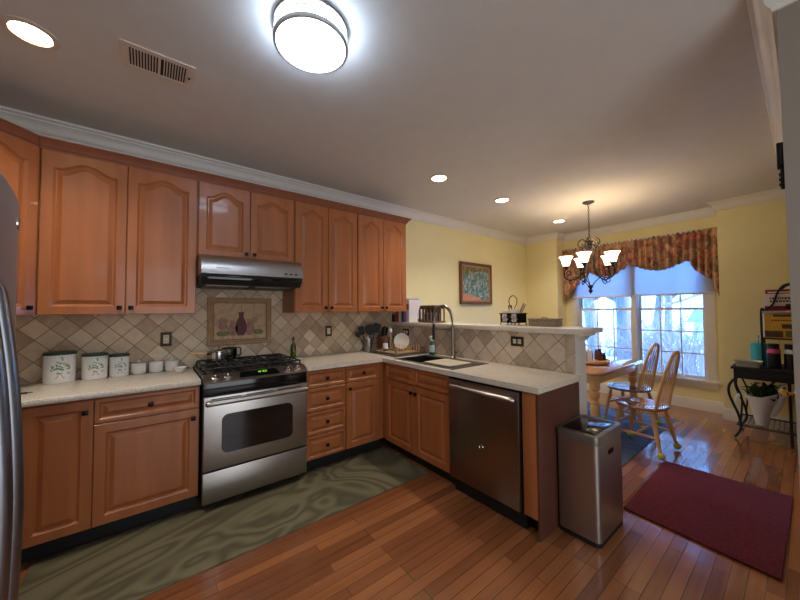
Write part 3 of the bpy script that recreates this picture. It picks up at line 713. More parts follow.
bm = B(); lathe(bm, [(0, -.70), (.012, -.68), (.03, -.655), (.012, -.645), (.02, -.62), (.035, -.6), (.015, -.585), (0, -.58)], (0, 0, ZC), 16); obj('finial', bm, 'iron', ch)
def rz_pts(pts, a): return [(r*math.cos(a), r*math.sin(a), z+ZC) for r, z in pts]
for i in range(5):
    a = math.radians(44+72*i)
    bm = B()
    tube(bm, rz_pts([(.03, -.07), (.075, -.14), (.055, -.25), (.05, -.34), (.085, -.44), (.16, -.50), (.235, -.515), (.285, -.47), (.285, -.405), (.265, -.375)], a), .0078, 7, smooth=5)
    tube(bm, rz_pts([(.03, -.055), (.07, -.01), (.115, -.03), (.125, -.08), (.095, -.11), (.07, -.085), (.085, -.065)], a), .006, 6, smooth=4)
    tube(bm, rz_pts([(.012, -.61), (.06, -.55), (.12, -.50), (.155, -.47), (.185, -.49)], a), .005, 6, smooth=4)
    tube(bm, rz_pts([(.16, -.50), (.185, -.55), (.215, -.565), (.235, -.545), (.22, -.52), (.20, -.53)], a), .0055, 6, smooth=4)
    tube(bm, rz_pts([(.285, -.44), (.24, -.40), (.215, -.42), (.225, -.455), (.245, -.45)], a), .0055, 6, smooth=4)
    am = obj('arm', bm, 'iron', ch)
    cx, cy = .265*math.cos(a), .265*math.sin(a)
    obj('cup', lathe(B(), [(0, -.385), (.01, -.38), (.016, -.36), (.034, -.345), (.036, -.335), (0, -.333)], (cx, cy, ZC), 16), 'iron', am)
    obj('lamp_shade', lathe(B(), [(.026, -.334), (.040, -.325), (.048, -.29), (.058, -.25), (.078, -.218), (.084, -.213), (.077, -.216), (.054, -.25), (.044, -.29), (.034, -.322), (.02, -.332)], (cx, cy, ZC), 22), 'shade_glow', ch, label='glowing frosted glass shade')
    obj('bulb', lathe(B(), [(0, -.33), (.012, -.325), (.022, -.29), (.018, -.27), (0, -.262)], (cx, cy, ZC), 12), 'can_glow', am)
    L = bpy.data.lights.new('bulb_light', 'POINT'); L.energy = 1.6; L.color = (1, .86, .66); L.shadow_soft_size = .03
    o = bpy.data.objects.new('bulb_light', L); C.objects.link(o); o.location = (4.03+cx, -1.615+cy, 2.27-.20)

# ------------------------------------------------------------------ window dressing
vp = [(-.63, 1.533), (-.706, 1.619), (-.844, 1.804), (-1.025, 1.996), (-1.175, 1.914), (-1.321, 1.90), (-1.448, 1.954), (-1.60, 2.066), (-1.725, 2.003), (-1.847, 1.953), (-1.97, 1.935), (-2.079, 1.954), (-2.234, 2.025), (-2.297, 2.038), (-2.345, 1.908), (-2.508, 1.758), (-2.592, 1.489)]
def vz(y):
    for (a, za), (b, zb) in zip(vp, vp[1:]):
        if b <= y <= a: return za+(zb-za)*(y-a)/(b-a)
    return vp[0][1] if y > vp[0][0] else vp[-1][1]
bm = B(); cols = []; n = 420; rnd = [random.uniform(-1, 1) for _ in range(n+1)]
for i in range(n+1):
    y = -.592-(2.598-.592)*i/n; col = []
    zb = vz(y)+.006*math.sin(i*.9)
    zt_ = 2.435+.012*math.sin(i*.55)+.008*rnd[i//3]
    for j in range(11):
        t_ = j/10; z = zt_+(zb-zt_)*t_
        ph = i*.36+1.3*math.sin(i*.05)+.4*math.sin(t_*3+i*.03)
        x = 5.53+.032*math.sin(ph)*(.6+.6*t_)+.008*math.sin(i*.13+t_*2)
        if abs(t_-.1) < .02: x += .012
        col.append(bm.verts.new((x, y, z)))
    cols.append(col)
for a, b in zip(cols, cols[1:]):
    for j in range(10): bm.faces.new((a[j], a[j+1], b[j+1], b[j]))
vo = obj('window_valance', bm, 'valance'); md = vo.modifiers.new('Solidify', 'SOLIDIFY'); md.thickness = .003
tag(vo, 'gathered patterned valance in rust and olive across the window top', 'valance')
rs = thing('roller_shade', 'translucent roller shade lowered half way over the window', 'window shade', (5.60, -1.61, 2.4))
obj('shade_cloth', box(B(), 5.597, 5.5985, -2.525, -.698, 1.60, 2.40), 'shade_cloth', rs, True)
obj('hem_bar', box(B(), 5.588, 5.606, -2.53, -.693, 1.572, 1.602, .004), 'white_trim', rs, True)
bm = B(); tube(bm, [(5.60, -2.53, 2.42), (5.60, -.69, 2.42)], .022, 12); obj('roller', bm, 'white_trim', rs, True)

# ------------------------------------------------------------------ dining furniture
tb = thing('dining_table', 'glossy oak dining table with turned legs by the window', 'table', (3.85, -1.58, 0))
X0, X1, Y0, Y1 = 3.13, 4.47, -2.03, -1.13
cx, cy = (X0+X1)/2, (Y0+Y1)/2
bm = loft(B(), [[(cx+x*s_, cy+y*s_, z) for x, y in rrect(X1-X0, Y1-Y0, .09, 6)] for s_, z in ((.985, .728), (1, .735), (1, .748), (.99, .758), (.985, .76))])
obj('tabletop', bm, 'tabletop', tb, True)
bm = B()
for a in ((X0+.07, X1-.07, Y0+.06, Y0+.08), (X0+.07, X1-.07, Y1-.08, Y1-.06), (X0+.06, X0+.08, Y0+.08, Y1-.08), (X1-.08, X1-.06, Y0+.08, Y1-.08)): box(bm, *a, .64, .7275)
obj('apron', bm, 'oak', tb, True)
LEG = [(0, .002), (.022, .002), (.026, .03), (.020, .06), (.024, .12), (.034, .25), (.042, .36), (.044, .40), (.030, .425), (.042, .44), (.030, .455), (.028, .47), (.044, .50), (.046, .53), (.034, .56), (.05, .58), (.05, .60), (.05, .7275), (0, .7275)]
for x, y in ((X0+.1, Y0+.1), (X1-.1, Y0+.1), (X1-.1, Y1-.1), (X0+.1, Y1-.1)): obj('leg', lathe(B(), LEG, (x, y, 0.006), 16), 'oak', tb, True)

def make_chair(label):
    t = thing('windsor_chair', label, 'chair', (0, 0, 0), 0, 'oak chairs at the dining table')
    # shaped seat
    bm = B(); rings = []; n = 36
    def out(a):
        x, y = math.cos(a), math.sin(a)
        s_ = (abs(x)**2.6+abs(y)**2.6)**(-1/2.6)
        w = .215+.015*math.sin(a); return x*s_*w, y*s_*.215+.0
    for s_, z in ((.80, .402), (.96, .412), (1, .425), (.98, .437), (.9, .438), (.6, .428), (.2, .424)):
        rings.append([(out(2*PI*i/n)[0]*s_, out(2*PI*i/n)[1]*s_, z) for i in range(n)])
    loft(bm, rings); obj('seat', bm, 'oak_dark' if False else 'tabletop', t)
    TP = [(0, 0), (.08, .001), (.45, .006), (.55, .0), (.75, .004), (1, 0)]
    def turned(a, b, r0, r1):
        a, b = Vector(a), Vector(b); pts, rr = [], []
        for i in range(13):
            u = i/12; pts.append(a+(b-a)*u); rr.append(r0+(r1-r0)*u+.005*math.sin(u*PI)**2+(.003 if i in (3, 8) else 0))
        bm = B(); k = len(pts); tube(bm, pts, rr, 10); return bm
    feet = {}
    for sx_, sy_ in ((-1, 1), (1, 1), (-1, -1), (1, -1)):
        top = (sx_*.14, sy_*.13, .412); bot = (sx_*.205, sy_*.20-.01, .03); feet[sx_, sy_] = (Vector(top), Vector(bot))
        lg = obj('leg', turned(top, bot, .016, .013), 'oak', t)
        obj('tennis_ball', lathe(B(), [(0, -.030), (.018, -.026), (.030, -.012), (.0325, 0), (.029, .015), (.018, .027), (0, .031)], (bot[0], bot[1], .0335), 16), 'tennis', lg, label='yellow-green tennis ball on the foot')
    def at(k, u): a, b = feet[k]; return a+(b-a)*u
    for sx_ in (-1, 1): obj('side_stretcher', turned(at((sx_, 1), .62), at((sx_, -1), .62), .009, .009), 'oak', t)
    obj('cross_stretcher', turned((at((-1, 1), .62)+at((-1, -1), .62))/2, (at((1, 1), .62)+at((1, -1), .62))/2, .009, .009), 'oak', t)
    obj('cross_stretcher', turned(at((-1, 1), .45), at((1, 1), .45), .009, .009), 'oak', t)
    def bk(x, z): return (x, -.165-.125*(max(0, z-.43)/.54)**1.15, z)
    half = [(.165, .425), (.166, .55), (.155, .68), (.132, .80), (.098, .90), (.052, .958), (0, .975)]
    pts = [bk(x, z) for x, z in half]+[bk(-x, z) for x, z in half[::-1][1:]]
    bm = B(); tube(bm, pts, .0135, 10, smooth=4); obj('back_bow', bm, 'oak', t)
    for i in range(5):
        x = (i-2)*.052; xt = x*1.0; zt_ = .96 if i == 2 else (.94 if i in (1, 3) else .885)
        bm = B(); rings = []
        for u in [j/14 for j in range(15)]:
            z = .43+(zt_-.43)*u; xx = x+(xt-x)*u
            w = .005+(.013*math.exp(-((u-.62)/.16)**2)); d_ = .006-.002*math.exp(-((u-.62)/.16)**2)
            p = bk(xx, z); rings.append([(p[0]+w*math.cos(a), p[1]+d_*math.sin(a), p[2]) for a in [2*PI*k/8 for k in range(8)]])
        loft(bm, rings); obj('spindle', bm, 'oak', t)
    return t
ca = make_chair('oak arrow-back chair nearest the red mat, tennis balls on its feet')
ca.location = (3.60, -2.22, 0.008); ca.rotation_euler = (0, 0, math.radians(-5))
dup(ca, (4.30, -1.91, 0.008), math.radians(-8), 'oak arrow-back chair behind the nearer one, tucked further in at the table')
# tray on table
ls = thing('lazy_susan', 'round wooden lazy susan on the dining table', 'tray', (3.74, -1.70, .76))
obj('base', lathe(B(), [(0, 0), (.1, 0), (.1, .012), (0, .012)], (0, 0, .0005), 24), 'oak', ls)
obj('turntable', lathe(B(), [(0, .0), (.19, .0), (.2, .008), (.2, .03), (.193, .034), (.188, .022), (0, .02)], (0, 0, .013), 36), 'oak', ls)
zt_ = .76+.0345
def jar(name, x, y, r, h, m, lid, label, cat):
    t = thing(name, label, cat, (x, y, zt_)); obj('body', lathe(B(), [(0, 0), (r, 0), (r, h*.7), (r*.6, h*.82), (r*.6, h*.86), (0, h*.86)], (0, 0, 0), 14), m, t)
    obj('cap', lathe(B(), [(0, h*.861), (r*.66, h*.861), (r*.66, h), (0, h)], (0, 0, 0), 14), lid, t)
jar('spice_bottle', 3.80, -1.78, .026, .13, 'wine', 'black_matte', 'dark red bottle in the middle of the lazy susan', 'bottle')
jar('spice_bottle', 3.84, -1.73, .022, .115, 'bag_brown', 'black_matte', 'slim brown bottle on the lazy susan', 'bottle')
jar('spice_bottle', 3.86, -1.80, .024, .08, 'jar_black', 'black_matte', 'shortest dark jar at the right rim of the lazy susan', 'jar')
nh = thing('napkin_holder', 'grey metal napkin holder on the lazy susan', 'napkin holder', (3.66, -1.72, zt_), math.radians(30))
obj('holder', box(box(box(B(), -.06, .06, -.03, -.027, 0.0, .11, .001), -.06, .06, .027, .03, 0, .11, .001), -.06, .06, -.03, .03, 0, .004), 'napkin', nh)
obj('napkins', box(B(), -.07, .07, -.02, .02, .005, .13, .002), 'white_plastic', nh)

# ------------------------------------------------------------------ painting, mural, outlets
pa = thing('framed_painting', 'framed painting of blue and green garden flowers on yellow wall', 'painting', (3.82, 0, 1.8))
px0, px1, pz0, pz1 = 3.43, 4.21, 1.475, 2.13
bm = B(); P_ = [(px0, pz0), (px1, pz0), (px1, pz1), (px0, pz1)]
def fring(ins, y): return [(px0+ins, y, pz0+ins), (px1-ins, y, pz0+ins), (px1-ins, y, pz1-ins), (px0+ins, y, pz1-ins)]
loft(bm, [fring(0, -.002), fring(0, -.035), fring(.012, -.042), fring(.03, -.040), fring(.045, -.028), fring(.045, -.002)], cap=False); obj('frame', bm, 'frame_wood', pa, True)
bm = B(); loft(bm, [fring(.046, -.014), fring(.046, -.030), fring(.066, -.022), fring(.066, -.014)], cap=False); obj('inner_frame', bm, 'frame_gold', pa, True)
cv = obj('canvas', box(B(), px0+.06, px1-.06, -.016, -.006, pz0+.06, pz1-.06), 'garden_paint', pa, True)
bm = B(); pts = [(px0+.067, pz0+.067), (px1-.26, pz0+.067), (px1-.33, pz0+.11), (px0+.3, pz0+.14), (px0+.067, pz0+.18)]; prism(bm, pts, 'y', -.0175, -.0165); obj('earth_patch', bm, 'garden_earth', cv, True)
bm = B(); pts = [(px0+.067, pz1-.067), (px1-.067, pz1-.067), (px1-.067, pz1-.13), (px1-.3, pz1-.12), (px0+.3, pz1-.16), (px0+.067, pz1-.19)]; prism(bm, pts, 'y', -.0175, -.0165); obj('flower_bed', bm, 'garden_sky', cv, True)

mu = thing('tile_mural', 'framed still life tile mural of jugs and fruit above the stove', 'mural', (.38, -.012, 1.3))
mx0, mx1, mz0, mz1 = .112, .655, 1.082, 1.512
def mring(ins, y): return [(mx0+ins, y, mz0+ins), (mx1-ins, y, mz0+ins), (mx1-ins, y, mz1-ins), (mx0+ins, y, mz1-ins)]
bm = B(); loft(bm, [mring(0, -.0125), mring(0, -.022), mring(.006, -.027), mring(.014, -.022), mring(.026, -.022), mring(.034, -.028), mring(.044, -.028), mring(.05, -.018), mring(.05, -.0125)], cap=False)
obj('border', bm, 'mural_border', mu, True)
ix0, ix1, iz0, iz1 = mx0+.052, mx1-.052, mz0+.052, mz1-.052
for i in range(4):
    for j in range(3):
        w, h = (ix1-ix0)/4, (iz1-iz0)/3
        obj('tile', box(B(), ix0+w*i+.001, ix0+w*(i+1)-.001, -.020, -.0125, iz0+h*j+.001, iz0+h*(j+1)-.001, .0015, 1), 'mural_tile', mu, True)
def blob(name, prof, x, z, m, flat=.12):
    pr = [(r, zz) for r, zz in prof]; bm = B(); pts = [(x+r, z+zz) for r, zz in pr]+[(x-r, z+zz) for r, zz in pr[::-1]]
    prism(bm, pts, 'y', -.0212, -.0202); return obj(name, bm, m, mu, True)
blob('painted_jug', [(.025, 0), (.045, .04), (.05, .09), (.035, .14), (.018, .17), (.024, .215)], .385, 1.165, 'wine')
blob('painted_jug', [(.02, 0), (.04, .03), (.042, .07), (.02, .11), (.022, .14)], .315, 1.165, 'mauve')
blob('painted_jug', [(.02, 0), (.034, .03), (.036, .08), (.022, .12), (.03, .15)], .462, 1.165, 'mauve')
blob('painted_fruit', [(.03, 0), (.05, .015), (.05, .03), (.03, .045)], .235, 1.165, 'olive')
blob('painted_fruit', [(.03, 0), (.042, .012), (.042, .035), (.028, .05)], .535, 1.17, 'olive')
blob('painted_foliage', [(.015, 0), (.04, .03), (.03, .06), (.045, .09), (.01, .12)], .235, 1.215, 'mauve')

def outlet(name, x, y, z, rz, label, kind):
    o = thing(name, label, 'outlet' if kind != 'switch' else 'light switch', (x, y, z), rz, 'wall plates on the backsplash')
    w, h = (.075, .115) if kind != 'double' else (.118, .082)
    obj('wall_plate', box(B(), -w/2, w/2, -.007, -.0005, -h/2, h/2, .003), 'bronze', o)
    if kind == 'switch': obj('rocker', box(B(), -.019, .019, -.010, -.007, -.034, .034, .001), 'cream_plastic', o)
    else:
        ins = [(0, .0)] if kind == 'single' else [(-.022, 0), (.022, 0)]
        for dx, dz in ins:
            hh = (.034 if kind == 'single' else .018); f_ = obj('socket', box(B(), dx-.019+.004*(kind != 'single'), dx+.019-.004*(kind != 'single'), -.010, -.007, dz-hh, dz+hh, .001), 'cream_plastic', o)
            sl = B()
            for sz in ((-.018, .018) if kind == 'single' else (0,)):
                box(sl, dx-.008, dx-.005, -.0105, -.0098, dz+sz-.006, dz+sz+.006); box(sl, dx+.005, dx+.008, -.0105, -.0098, dz+sz-.006, dz+sz+.006)
            obj('slot', sl, 'black_matte', f_)
outlet('wall_outlet', -.175, -.0115, 1.164, 0, 'bronze outlet plate between the canisters and the tile mural', 'single')
outlet('light_switch', 1.265, -.0115, 1.165, 0, 'bronze switch plate under the right upper cabinets', 'switch')
outlet('wall_outlet', XP, -.285, 1.125, -PI/2, 'horizontal dark outlet plate on bar backsplash above the dish rack', 'double')
outlet('wall_outlet', XP, -1.76, 1.118, -PI/2, 'horizontal bronze outlet plate on bar backsplash right of the faucet', 'double')

# ------------------------------------------------------------------ canisters and counter objects
def canister(x, y, r, h, label, lidcol='green_lid'):
    t = thing('canister', label, 'canister', (x, y, .914), 0, 'green-lidded flower canisters on the left counter')
    sy_ = .86
    obj('body', lathe(B(), [(0, .001), (r*.96, .001), (r, .006), (r, h), (r*.98, h+.002), (0, h+.002)], (0, 0, 0), 36, 1, sy_), 'white_ceramic', t)
    obj('lid', lathe(B(), [(0, h+.0025), (r*1.05, h+.0025), (r*1.06, h+.012), (r*1.0, h+.02), (0, h+.021)], (0, 0, 0), 36, 1, sy_), 'green_lid', t)
    bm = B(); rd = random.Random(3)
    def on(a, z): return Vector((r*math.sin(a), -r*sy_*math.cos(a), z))
    def leafq(a, z, s_, th):
        ce = on(a, z); nrm = Vector((math.sin(a), -math.cos(a), 0)); tx = Vector((math.cos(a), math.sin(a), 0)); uz = Vector((0, 0, 1))
        d1 = tx*math.cos(th)+uz*math.sin(th); d2 = tx*-math.sin(th)+uz*math.cos(th)
        P_ = [ce+d1*s_, ce+d2*s_*.45, ce-d1*s_, ce-d2*s_*.45]
        loft(bm, [[p+nrm*.0004 for p in P_], [p+nrm*.0014 for p in P_]])
    for k in range(26):
        a = .15+rd.gauss(0, .28); z = h*.55+rd.gauss(0, h*.10)+.04*h; leafq(a, z, r*.14, rd.uniform(0, PI))
    for k in range(9): leafq(-.9+k*.25, h*.93, r*.05, k)
    obj('flower_motif', bm, 'sage', t)
    bm = B(); 
    for s_ in (-1, 1): tube(bm, [on(.15, h*.36), on(.15+s_*.12, h*.28), on(.15+s_*.2, h*.2), on(.15+s_*.3, h*.2)], .0012, 4, smooth=3)
    tube(bm, [on(.0, h*.37), on(.15, h*.36), on(.3, h*.37)], .002, 4); obj('ribbon_motif', bm, 'burgundy_mark', t)
canister(-.762, -.105, .079, .185, 'largest white flower canister with dark green lid, by the refrigerator')
canister(-.588, -.100, .068, .160, 'middle-sized white flower canister with dark green lid')
canister(-.457, -.085, .056, .142, 'smallest white flower canister with green lid, beside white jars')
def wjar(x, y, label):
    t = thing('sugar_jar', label, 'jar', (x, y, .914), 0, 'small white lidded jars on the left counter')
    obj('body', lathe(B(), [(0, .001), (.040, .001), (.045, .01), (.046, .07), (0, .071)], (0, 0, 0), 28), 'white_ceramic', t)
    obj('lid', lathe(B(), [(0, .0715), (.047, .0715), (.044, .08), (.02, .086), (.006, .088), (.006, .094), (.009, .1), (0, .104)], (0, 0, 0), 28), 'white_ceramic', t)
wjar(-.345, -.075, 'small white lidded jar next to the smallest flower canister')
wjar(-.238, -.07, 'small white lidded jar, middle of the three')
wjar(-.138, -.075, 'small white lidded jar nearest the stove, behind the bowl')
tag(obj('bowl', lathe(B(), [(0, .001), (.02, .001), (.024, .008), (.045, .036), (.05, .042), (.046, .040), (.02, .012), (0, .010)], (-.095, -.235, .914), 28), 'white_ceramic'), 'small white bowl on the counter edge beside the stove', 'bowl')
bm = B(); tube(bm, [(-.885, -.45, .921), (-.84, -.44, .921)], .006, 8); tube(bm, [(-.84, -.44, .921), (-.82, -.436, .921)], .003, 6); tag(obj('lighter', bm, 'black_matte'), 'small black lighter lying at the left counter edge', 'lighter')

# saucepan
sc = thing('saucepan', 'small steel saucepan with wooden handle on the back left burner', 'saucepan', (.185, -.15, .973))
obj('pan', lathe(B(), [(0, .001), (.062, .001), (.066, .006), (.067, .070), (.070, .072), (.064, .070), (.062, .01), (0, .008)], (0, 0, 0), 28), 'chrome', sc)
bm = lathe(B(), [(0, .090), (.04, .084), (.064, .074), (.064, .078), (.04, .088), (0, .094)], (0, 0, 0), 24); lathe(bm, [(0, .094), (.006, .094), (.006, .102), (.012, .108), (.010, .118), (0, .12)], (0, 0, 0), 14); obj('lid', bm, 'chrome', sc)
bm = B(); tube(bm, [(-.066, -.01, .055), (-.095, -.014, .062)], .006, 8); obj('handle_socket', bm, 'black_matte', sc)
bm = B(); tube(bm, [(-.095, -.014, .062), (-.17, -.03, .075), (-.215, -.04, .082)], [.012, .009], 10); obj('handle', bm, 'oak', sc)
bm = B(); tube(bm, [(.066, 0, .05), (.10, 0, .052), (.104, 0, .025), (.066, 0, .02)], .004, 8, smooth=3); obj('helper_handle', bm, 'black_matte', sc)
pt_ = thing('glass_pot', 'glass pot with black rim behind the steel saucepan', 'pot', (.275, -.10, .973))
obj('pot', lathe(B(), [(0, .001), (.05, .001), (.06, .03), (.062, .085), (.059, .085), (.056, .03), (0, .004)], (0, 0, 0), 24), 'clear_bottle', pt_)
obj('rim', lathe(B(), [(.060, .0855), (.065, .0855), (.065, .093), (.058, .093), (.058, .0855), (.060, .0855)], (0, 0, 0), 24), 'black_matte', pt_)
bm = B(); tube(bm, [(.062, 0, .089), (.09, 0, .085), (.09, 0, .03), (.06, 0, .02)], .005, 8, smooth=3); obj('handle', bm, 'black_matte', pt_)
# oil bottle
ob = thing('oil_bottle', 'slim glass oil bottle with black spout right of the stove', 'bottle', (.865, -.05, .914))
obj('glass', lathe(B(), [(0, .001), (.024, .001), (.026, .006), (.026, .12), (.018, .135), (.009, .15), (.009, .185), (0, .185)], (0, 0, 0), 20), 'clear_bottle', ob)
obj('oil', lathe(B(), [(0, .003), (.0225, .003), (.0225, .085), (0, .085)], (0, 0, 0), 20), 'oil', ob)
obj('spout', lathe(B(), [(0, .186), (.012, .186), (.012, .2), (.004, .204), (.003, .22), (0, .22)], (0, 0, 0), 12), 'black_matte', ob)
# spoon rest / white dish
tag(obj('spoon_rest', lathe(B(), [(0, .001), (.035, .001), (.055, .014), (.052, .016), (.03, .006), (0, .005)], (.835, -.22, .914), 24, 1, 1.5), 'white_ceramic'), 'white spoon rest on counter right of the stove', 'dish')

# utensil crock
uc = thing('utensil_crock', 'steel utensil crock in the counter corner', 'crock', (1.72, -.11, .914))
obj('pot', lathe(B(), [(0, .001), (.05, .001), (.052, .006), (.052, .155), (.048, .155), (.047, .01), (0, .01)], (0, 0, 0), 28), 'steel', uc)
def utensil(name, a, b, head, m, label, cat='utensil', hm=None):
    t = thing(name, label, cat, a); A_ = Vector(a); B_ = Vector(b)-A_
    bm = B(); tube(bm, [(0, 0, 0), B_], .005, 8); obj('handle', bm, m, t)
    d_ = B_.normalized(); w, h, th = head
    rot_ = Vector((0, 0, 1)).rotation_difference(d_).to_matrix().to_4x4()
    pr = [(math.cos(q_)*w*(1-.25*math.sin(q_)*0), math.sin(q_)*h+h) for q_ in [2*PI*i/20 for i in range(20)]]
    if name in ('turner', 'spatula'): pr = [(x, z+h) for x, z in rrect(2*w, 2*h, .014, 4)]
    bm = prism(B(), pr, 'y', -th, th); bm.transform(Matrix.Translation(B_) @ rot_ @ Matrix.Rotation(-.6, 4, 'Z')); obj('head', bm, hm or m, t)
utensil('spatula', (1.71, -.10, .925), (1.65, -.10, 1.11), (.032, .05, .004), 'black_matte', 'black spatula leaning left in the utensil crock')
utensil('slotted_spoon', (1.715, -.12, .925), (1.575, -.15, 1.09), (.028, .038, .004), 'black_matte', 'black slotted spoon leaning farthest left in the crock')
utensil('ladle', (1.73, -.10, .925), (1.735, -.12, 1.10), (.058, .062, .008), 'black_matte', 'big black turner standing upright in the utensil crock')
utensil('turner', (1.735, -.12, .925), (1.80, -.13, 1.13), (.045, .055, .004), 'black_matte', 'black turner leaning right in the utensil crock')
utensil('serving_spoon', (1.71, -.13, .925), (1.655, -.20, 1.06), (.018, .022, .002), 'chrome', 'steel spoon leaning forward in the utensil crock')
# knife block
kbk = thing('knife_block', 'wooden knife block with red front behind the dish rack', 'knife block', (1.93, -.10, .914))
bm = prism(B(), [(-.06, 0.001), (.05, 0.001), (.05, .15), (-.01, .19), (-.06, .10)], 'x', -.05, .05); obj('block', bm, 'oak_dark', kbk)
obj('red_panel', box(B(), -.045, .045, -.0635, -.0605, .02, .10, .001), 'utensil_red', kbk)
for i, (dx, dz) in enumerate(((-.035, .05), (-.01, .06), (.018, .052), (.038, .04))):
    kf = thing('kitchen_knife', ['black-handled knife leftmost in the block', 'tallest black-handled knife in the block', 'black-handled knife right of the tallest one', 'rightmost black-handled knife in the block'][i], 'knife', (1.93+dx, -.10, 1.07), 0, 'knives in the block')
    bm = B(); tube(bm, [(0, -.02, .012), (0, -.055, .07+dz)], [.011, .009], 8); obj('handle', bm, 'black_matte', kf)
    bm = B(); tube(bm, [(0, -.015, -.0), (0, -.02, .012)], .007, 8); obj('bolster', bm, 'chrome', kf)
# dish rack
rk = thing('dish_rack', 'wood and wire dish rack on a drying mat in the corner', 'dish rack', (1.92, -.47, .914))
RX0, RX1, RY0, RY1 = 1.70, 2.10, -.66, -.24
bm = B()
for x in (RX0, RX1):
    tube(bm, [(x, RY0, .935), (x, RY1, .935)], .007, 8); tube(bm, [(x, RY0, .975), (x, RY1, .975)], .005, 8)
for y in (RY0, RY1): tube(bm, [(RX0, y, .935), (RX1, y, .935)], .007, 8)
for x, y in ((RX0, RY0), (RX1, RY0), (RX0, RY1), (RX1, RY1)): tube(bm, [(x, y, .922), (x, y, .985)], .008, 8)
obj('frame', bm, 'rack_wire', rk, True)
for i in range(9):
    y = RY0+.04+i*.044; bm = B(); tube(bm, [(1.92, y, .93), (1.92, y, 1.01)], .0045, 6); tube(bm, [(2.05, y, .93), (2.05, y, 1.01)], .0045, 6); tube(bm, [(RX0, y, .932), (RX1, y, .932)], .003, 5); obj('peg_row', bm, 'oak', rk, True)
bm = B(); box(bm, 1.66, 2.13, -.70, -.19, .9145, .9165)
tube(bm, [(1.66, -.70, .918), (2.13, -.70, .918), (2.13, -.19, .918), (1.66, -.19, .918), (1.66, -.70, .918)], .003, 5)
for i in range(24): box(bm, 1.665, 2.125, -.19-.008-i*.021, -.19-.016-i*.021, .9165, .920)
tag(obj('drying_mat', bm, 'drain_grey'), 'ribbed grey drying mat under the dish rack', 'mat')
pl = B(); lathe(pl, [(0, 0), (.05, 0), (.06, .005), (.088, .012), (.090, .015), (.06, .009), (.05, .004), (0, .004)], (0, 0, 0), 40)
pl.transform(Matrix.Translation((1.985, -.40, 1.034)) @ Matrix.Rotation(math.radians(40), 4, 'Z') @ Matrix.Rotation(math.radians(-80), 4, 'Y'))
tag(obj('plate', pl, 'plate'), 'cream plate standing upright in the dish rack', 'plate')
wb = thing('dish_brush_bottle', 'small bottle with white label standing in front of the knives', 'bottle', (1.80, -.34, .9385))
obj('bottle', lathe(B(), [(0, 0), (.026, 0), (.027, .005), (.027, .10), (.02, .12), (.011, .135), (.011, .165), (0, .165)], (0, 0, 0), 18), 'carved_wood', wb)
obj('bottle_label', lathe(B(), [(.0275, .012), (.0282, .012), (.0282, .085), (.0275, .085), (.0275, .012)], (0, 0, 0), 18), 'white_plastic', wb)
obj('cap', lathe(B(), [(0, .166), (.010, .166), (.013, .172), (.012, .195), (0, .197)], (0, 0, 0), 14), 'black_matte', wb)
br = thing('dish_brush', 'white-headed dish brush standing behind the small bottle', 'brush', (1.90, -.30, .9385))
bm = B(); tube(bm, [(0, 0, 0), (.01, .01, .2)], .005, 8); obj('handle', bm, 'oak', br)
obj('head', lathe(B(), [(0, -.02), (.016, -.016), (.020, 0), (.014, .018), (0, .022)], (.01, .01, .215), 14), 'white_plastic', br)
# dish soap
so = thing('soap_bottle', 'green dish soap spray bottle beside the faucet', 'bottle', (2.075, -.80, .914))
obj('bottle', lathe(B(), [(0, .001), (.03, .001), (.032, .006), (.032, .085), (.026, .115), (.012, .13), (.012, .145), (0, .145)], (0, 0, 0), 22, .75, 1.1), 'soap_green', so)
obj('bottle_label', lathe(B(), [(.0325, .03), (.0332, .03), (.0332, .095), (.031, .102), (.030, .102), (.0325, .03)], (0, 0, 0), 22, .75, 1.1), 'soap_label', so)
bm = lathe(B(), [(0, .1455), (.014, .1455), (.014, .16), (.006, .165), (.005, .185), (0, .185)], (0, 0, 0), 14); box(bm, -.03, .012, -.010, .010, .184, .200, .003); tube(bm, [(-.026, 0, .184), (-.034, 0, .17)], .004, 6); obj('pump', bm, 'white_plastic', so)

# ------------------------------------------------------------------ things on the bar
def book(x0, y0, th, h, d_, m, label, lean=0, inner='page'):
    b = thing('book', label, 'book', (x0, y0, 1.2435), 0, 'cookbooks standing on the bar')
    bm = box(B(), 0, .004, -th, 0, 0, h); box(bm, 0, d_, -th, -th+.003, 0, h); box(bm, 0, d_, -.003, 0, 0, h); obj('cover', bm, m, b)
    obj('pages', box(B(), .005, d_-.004, -th+.0035, -.0035, .003, h-.004), inner, b)
    obj('spine_band', box(B(), -.0008, -.0001, -th+.004, -.004, h*.55, h*.8), 'book_b' if m != 'book_b' else 'book_c', b)
    b.rotation_euler = (lean, 0, 0); return b
book(2.13, -.025, .045, .17, .16, 'book_e', 'short dark navy book against the back wall on the bar')
book(2.13, -.072, .030, .19, .16, 'book_c', 'rust red book second from the wall on the bar')
book(2.13, -.106, .050, .285, .20, 'book_c', 'tall orange and red cookbook beside the cabinet edge')
book(2.13, -.160, .055, .285, .20, 'book_b', 'tall white cookbook on the bar')
book(2.13, -.218, .035, .280, .20, 'book_a', 'tall dark violet cookbook on the bar')
book(2.13, -.256, .05, .285, .21, 'book_d', 'lavender-covered cookbook on the bar')
book(2.13, -.309, .05, .27, .20, 'book_b', 'thick pale cookbook next to the carved rack')
cr_ = thing('carved_rack', 'carved dark wooden rack hung with small spoons on the bar', 'rack', (2.27, -.60, 1.2435))
bm = box(B(), -.09, .09, -.13, .13, .001, .02, .003); box(bm, -.08, .08, -.125, .125, .155, .18, .003); box(bm, .0, .012, -.12, .12, .02, .155)
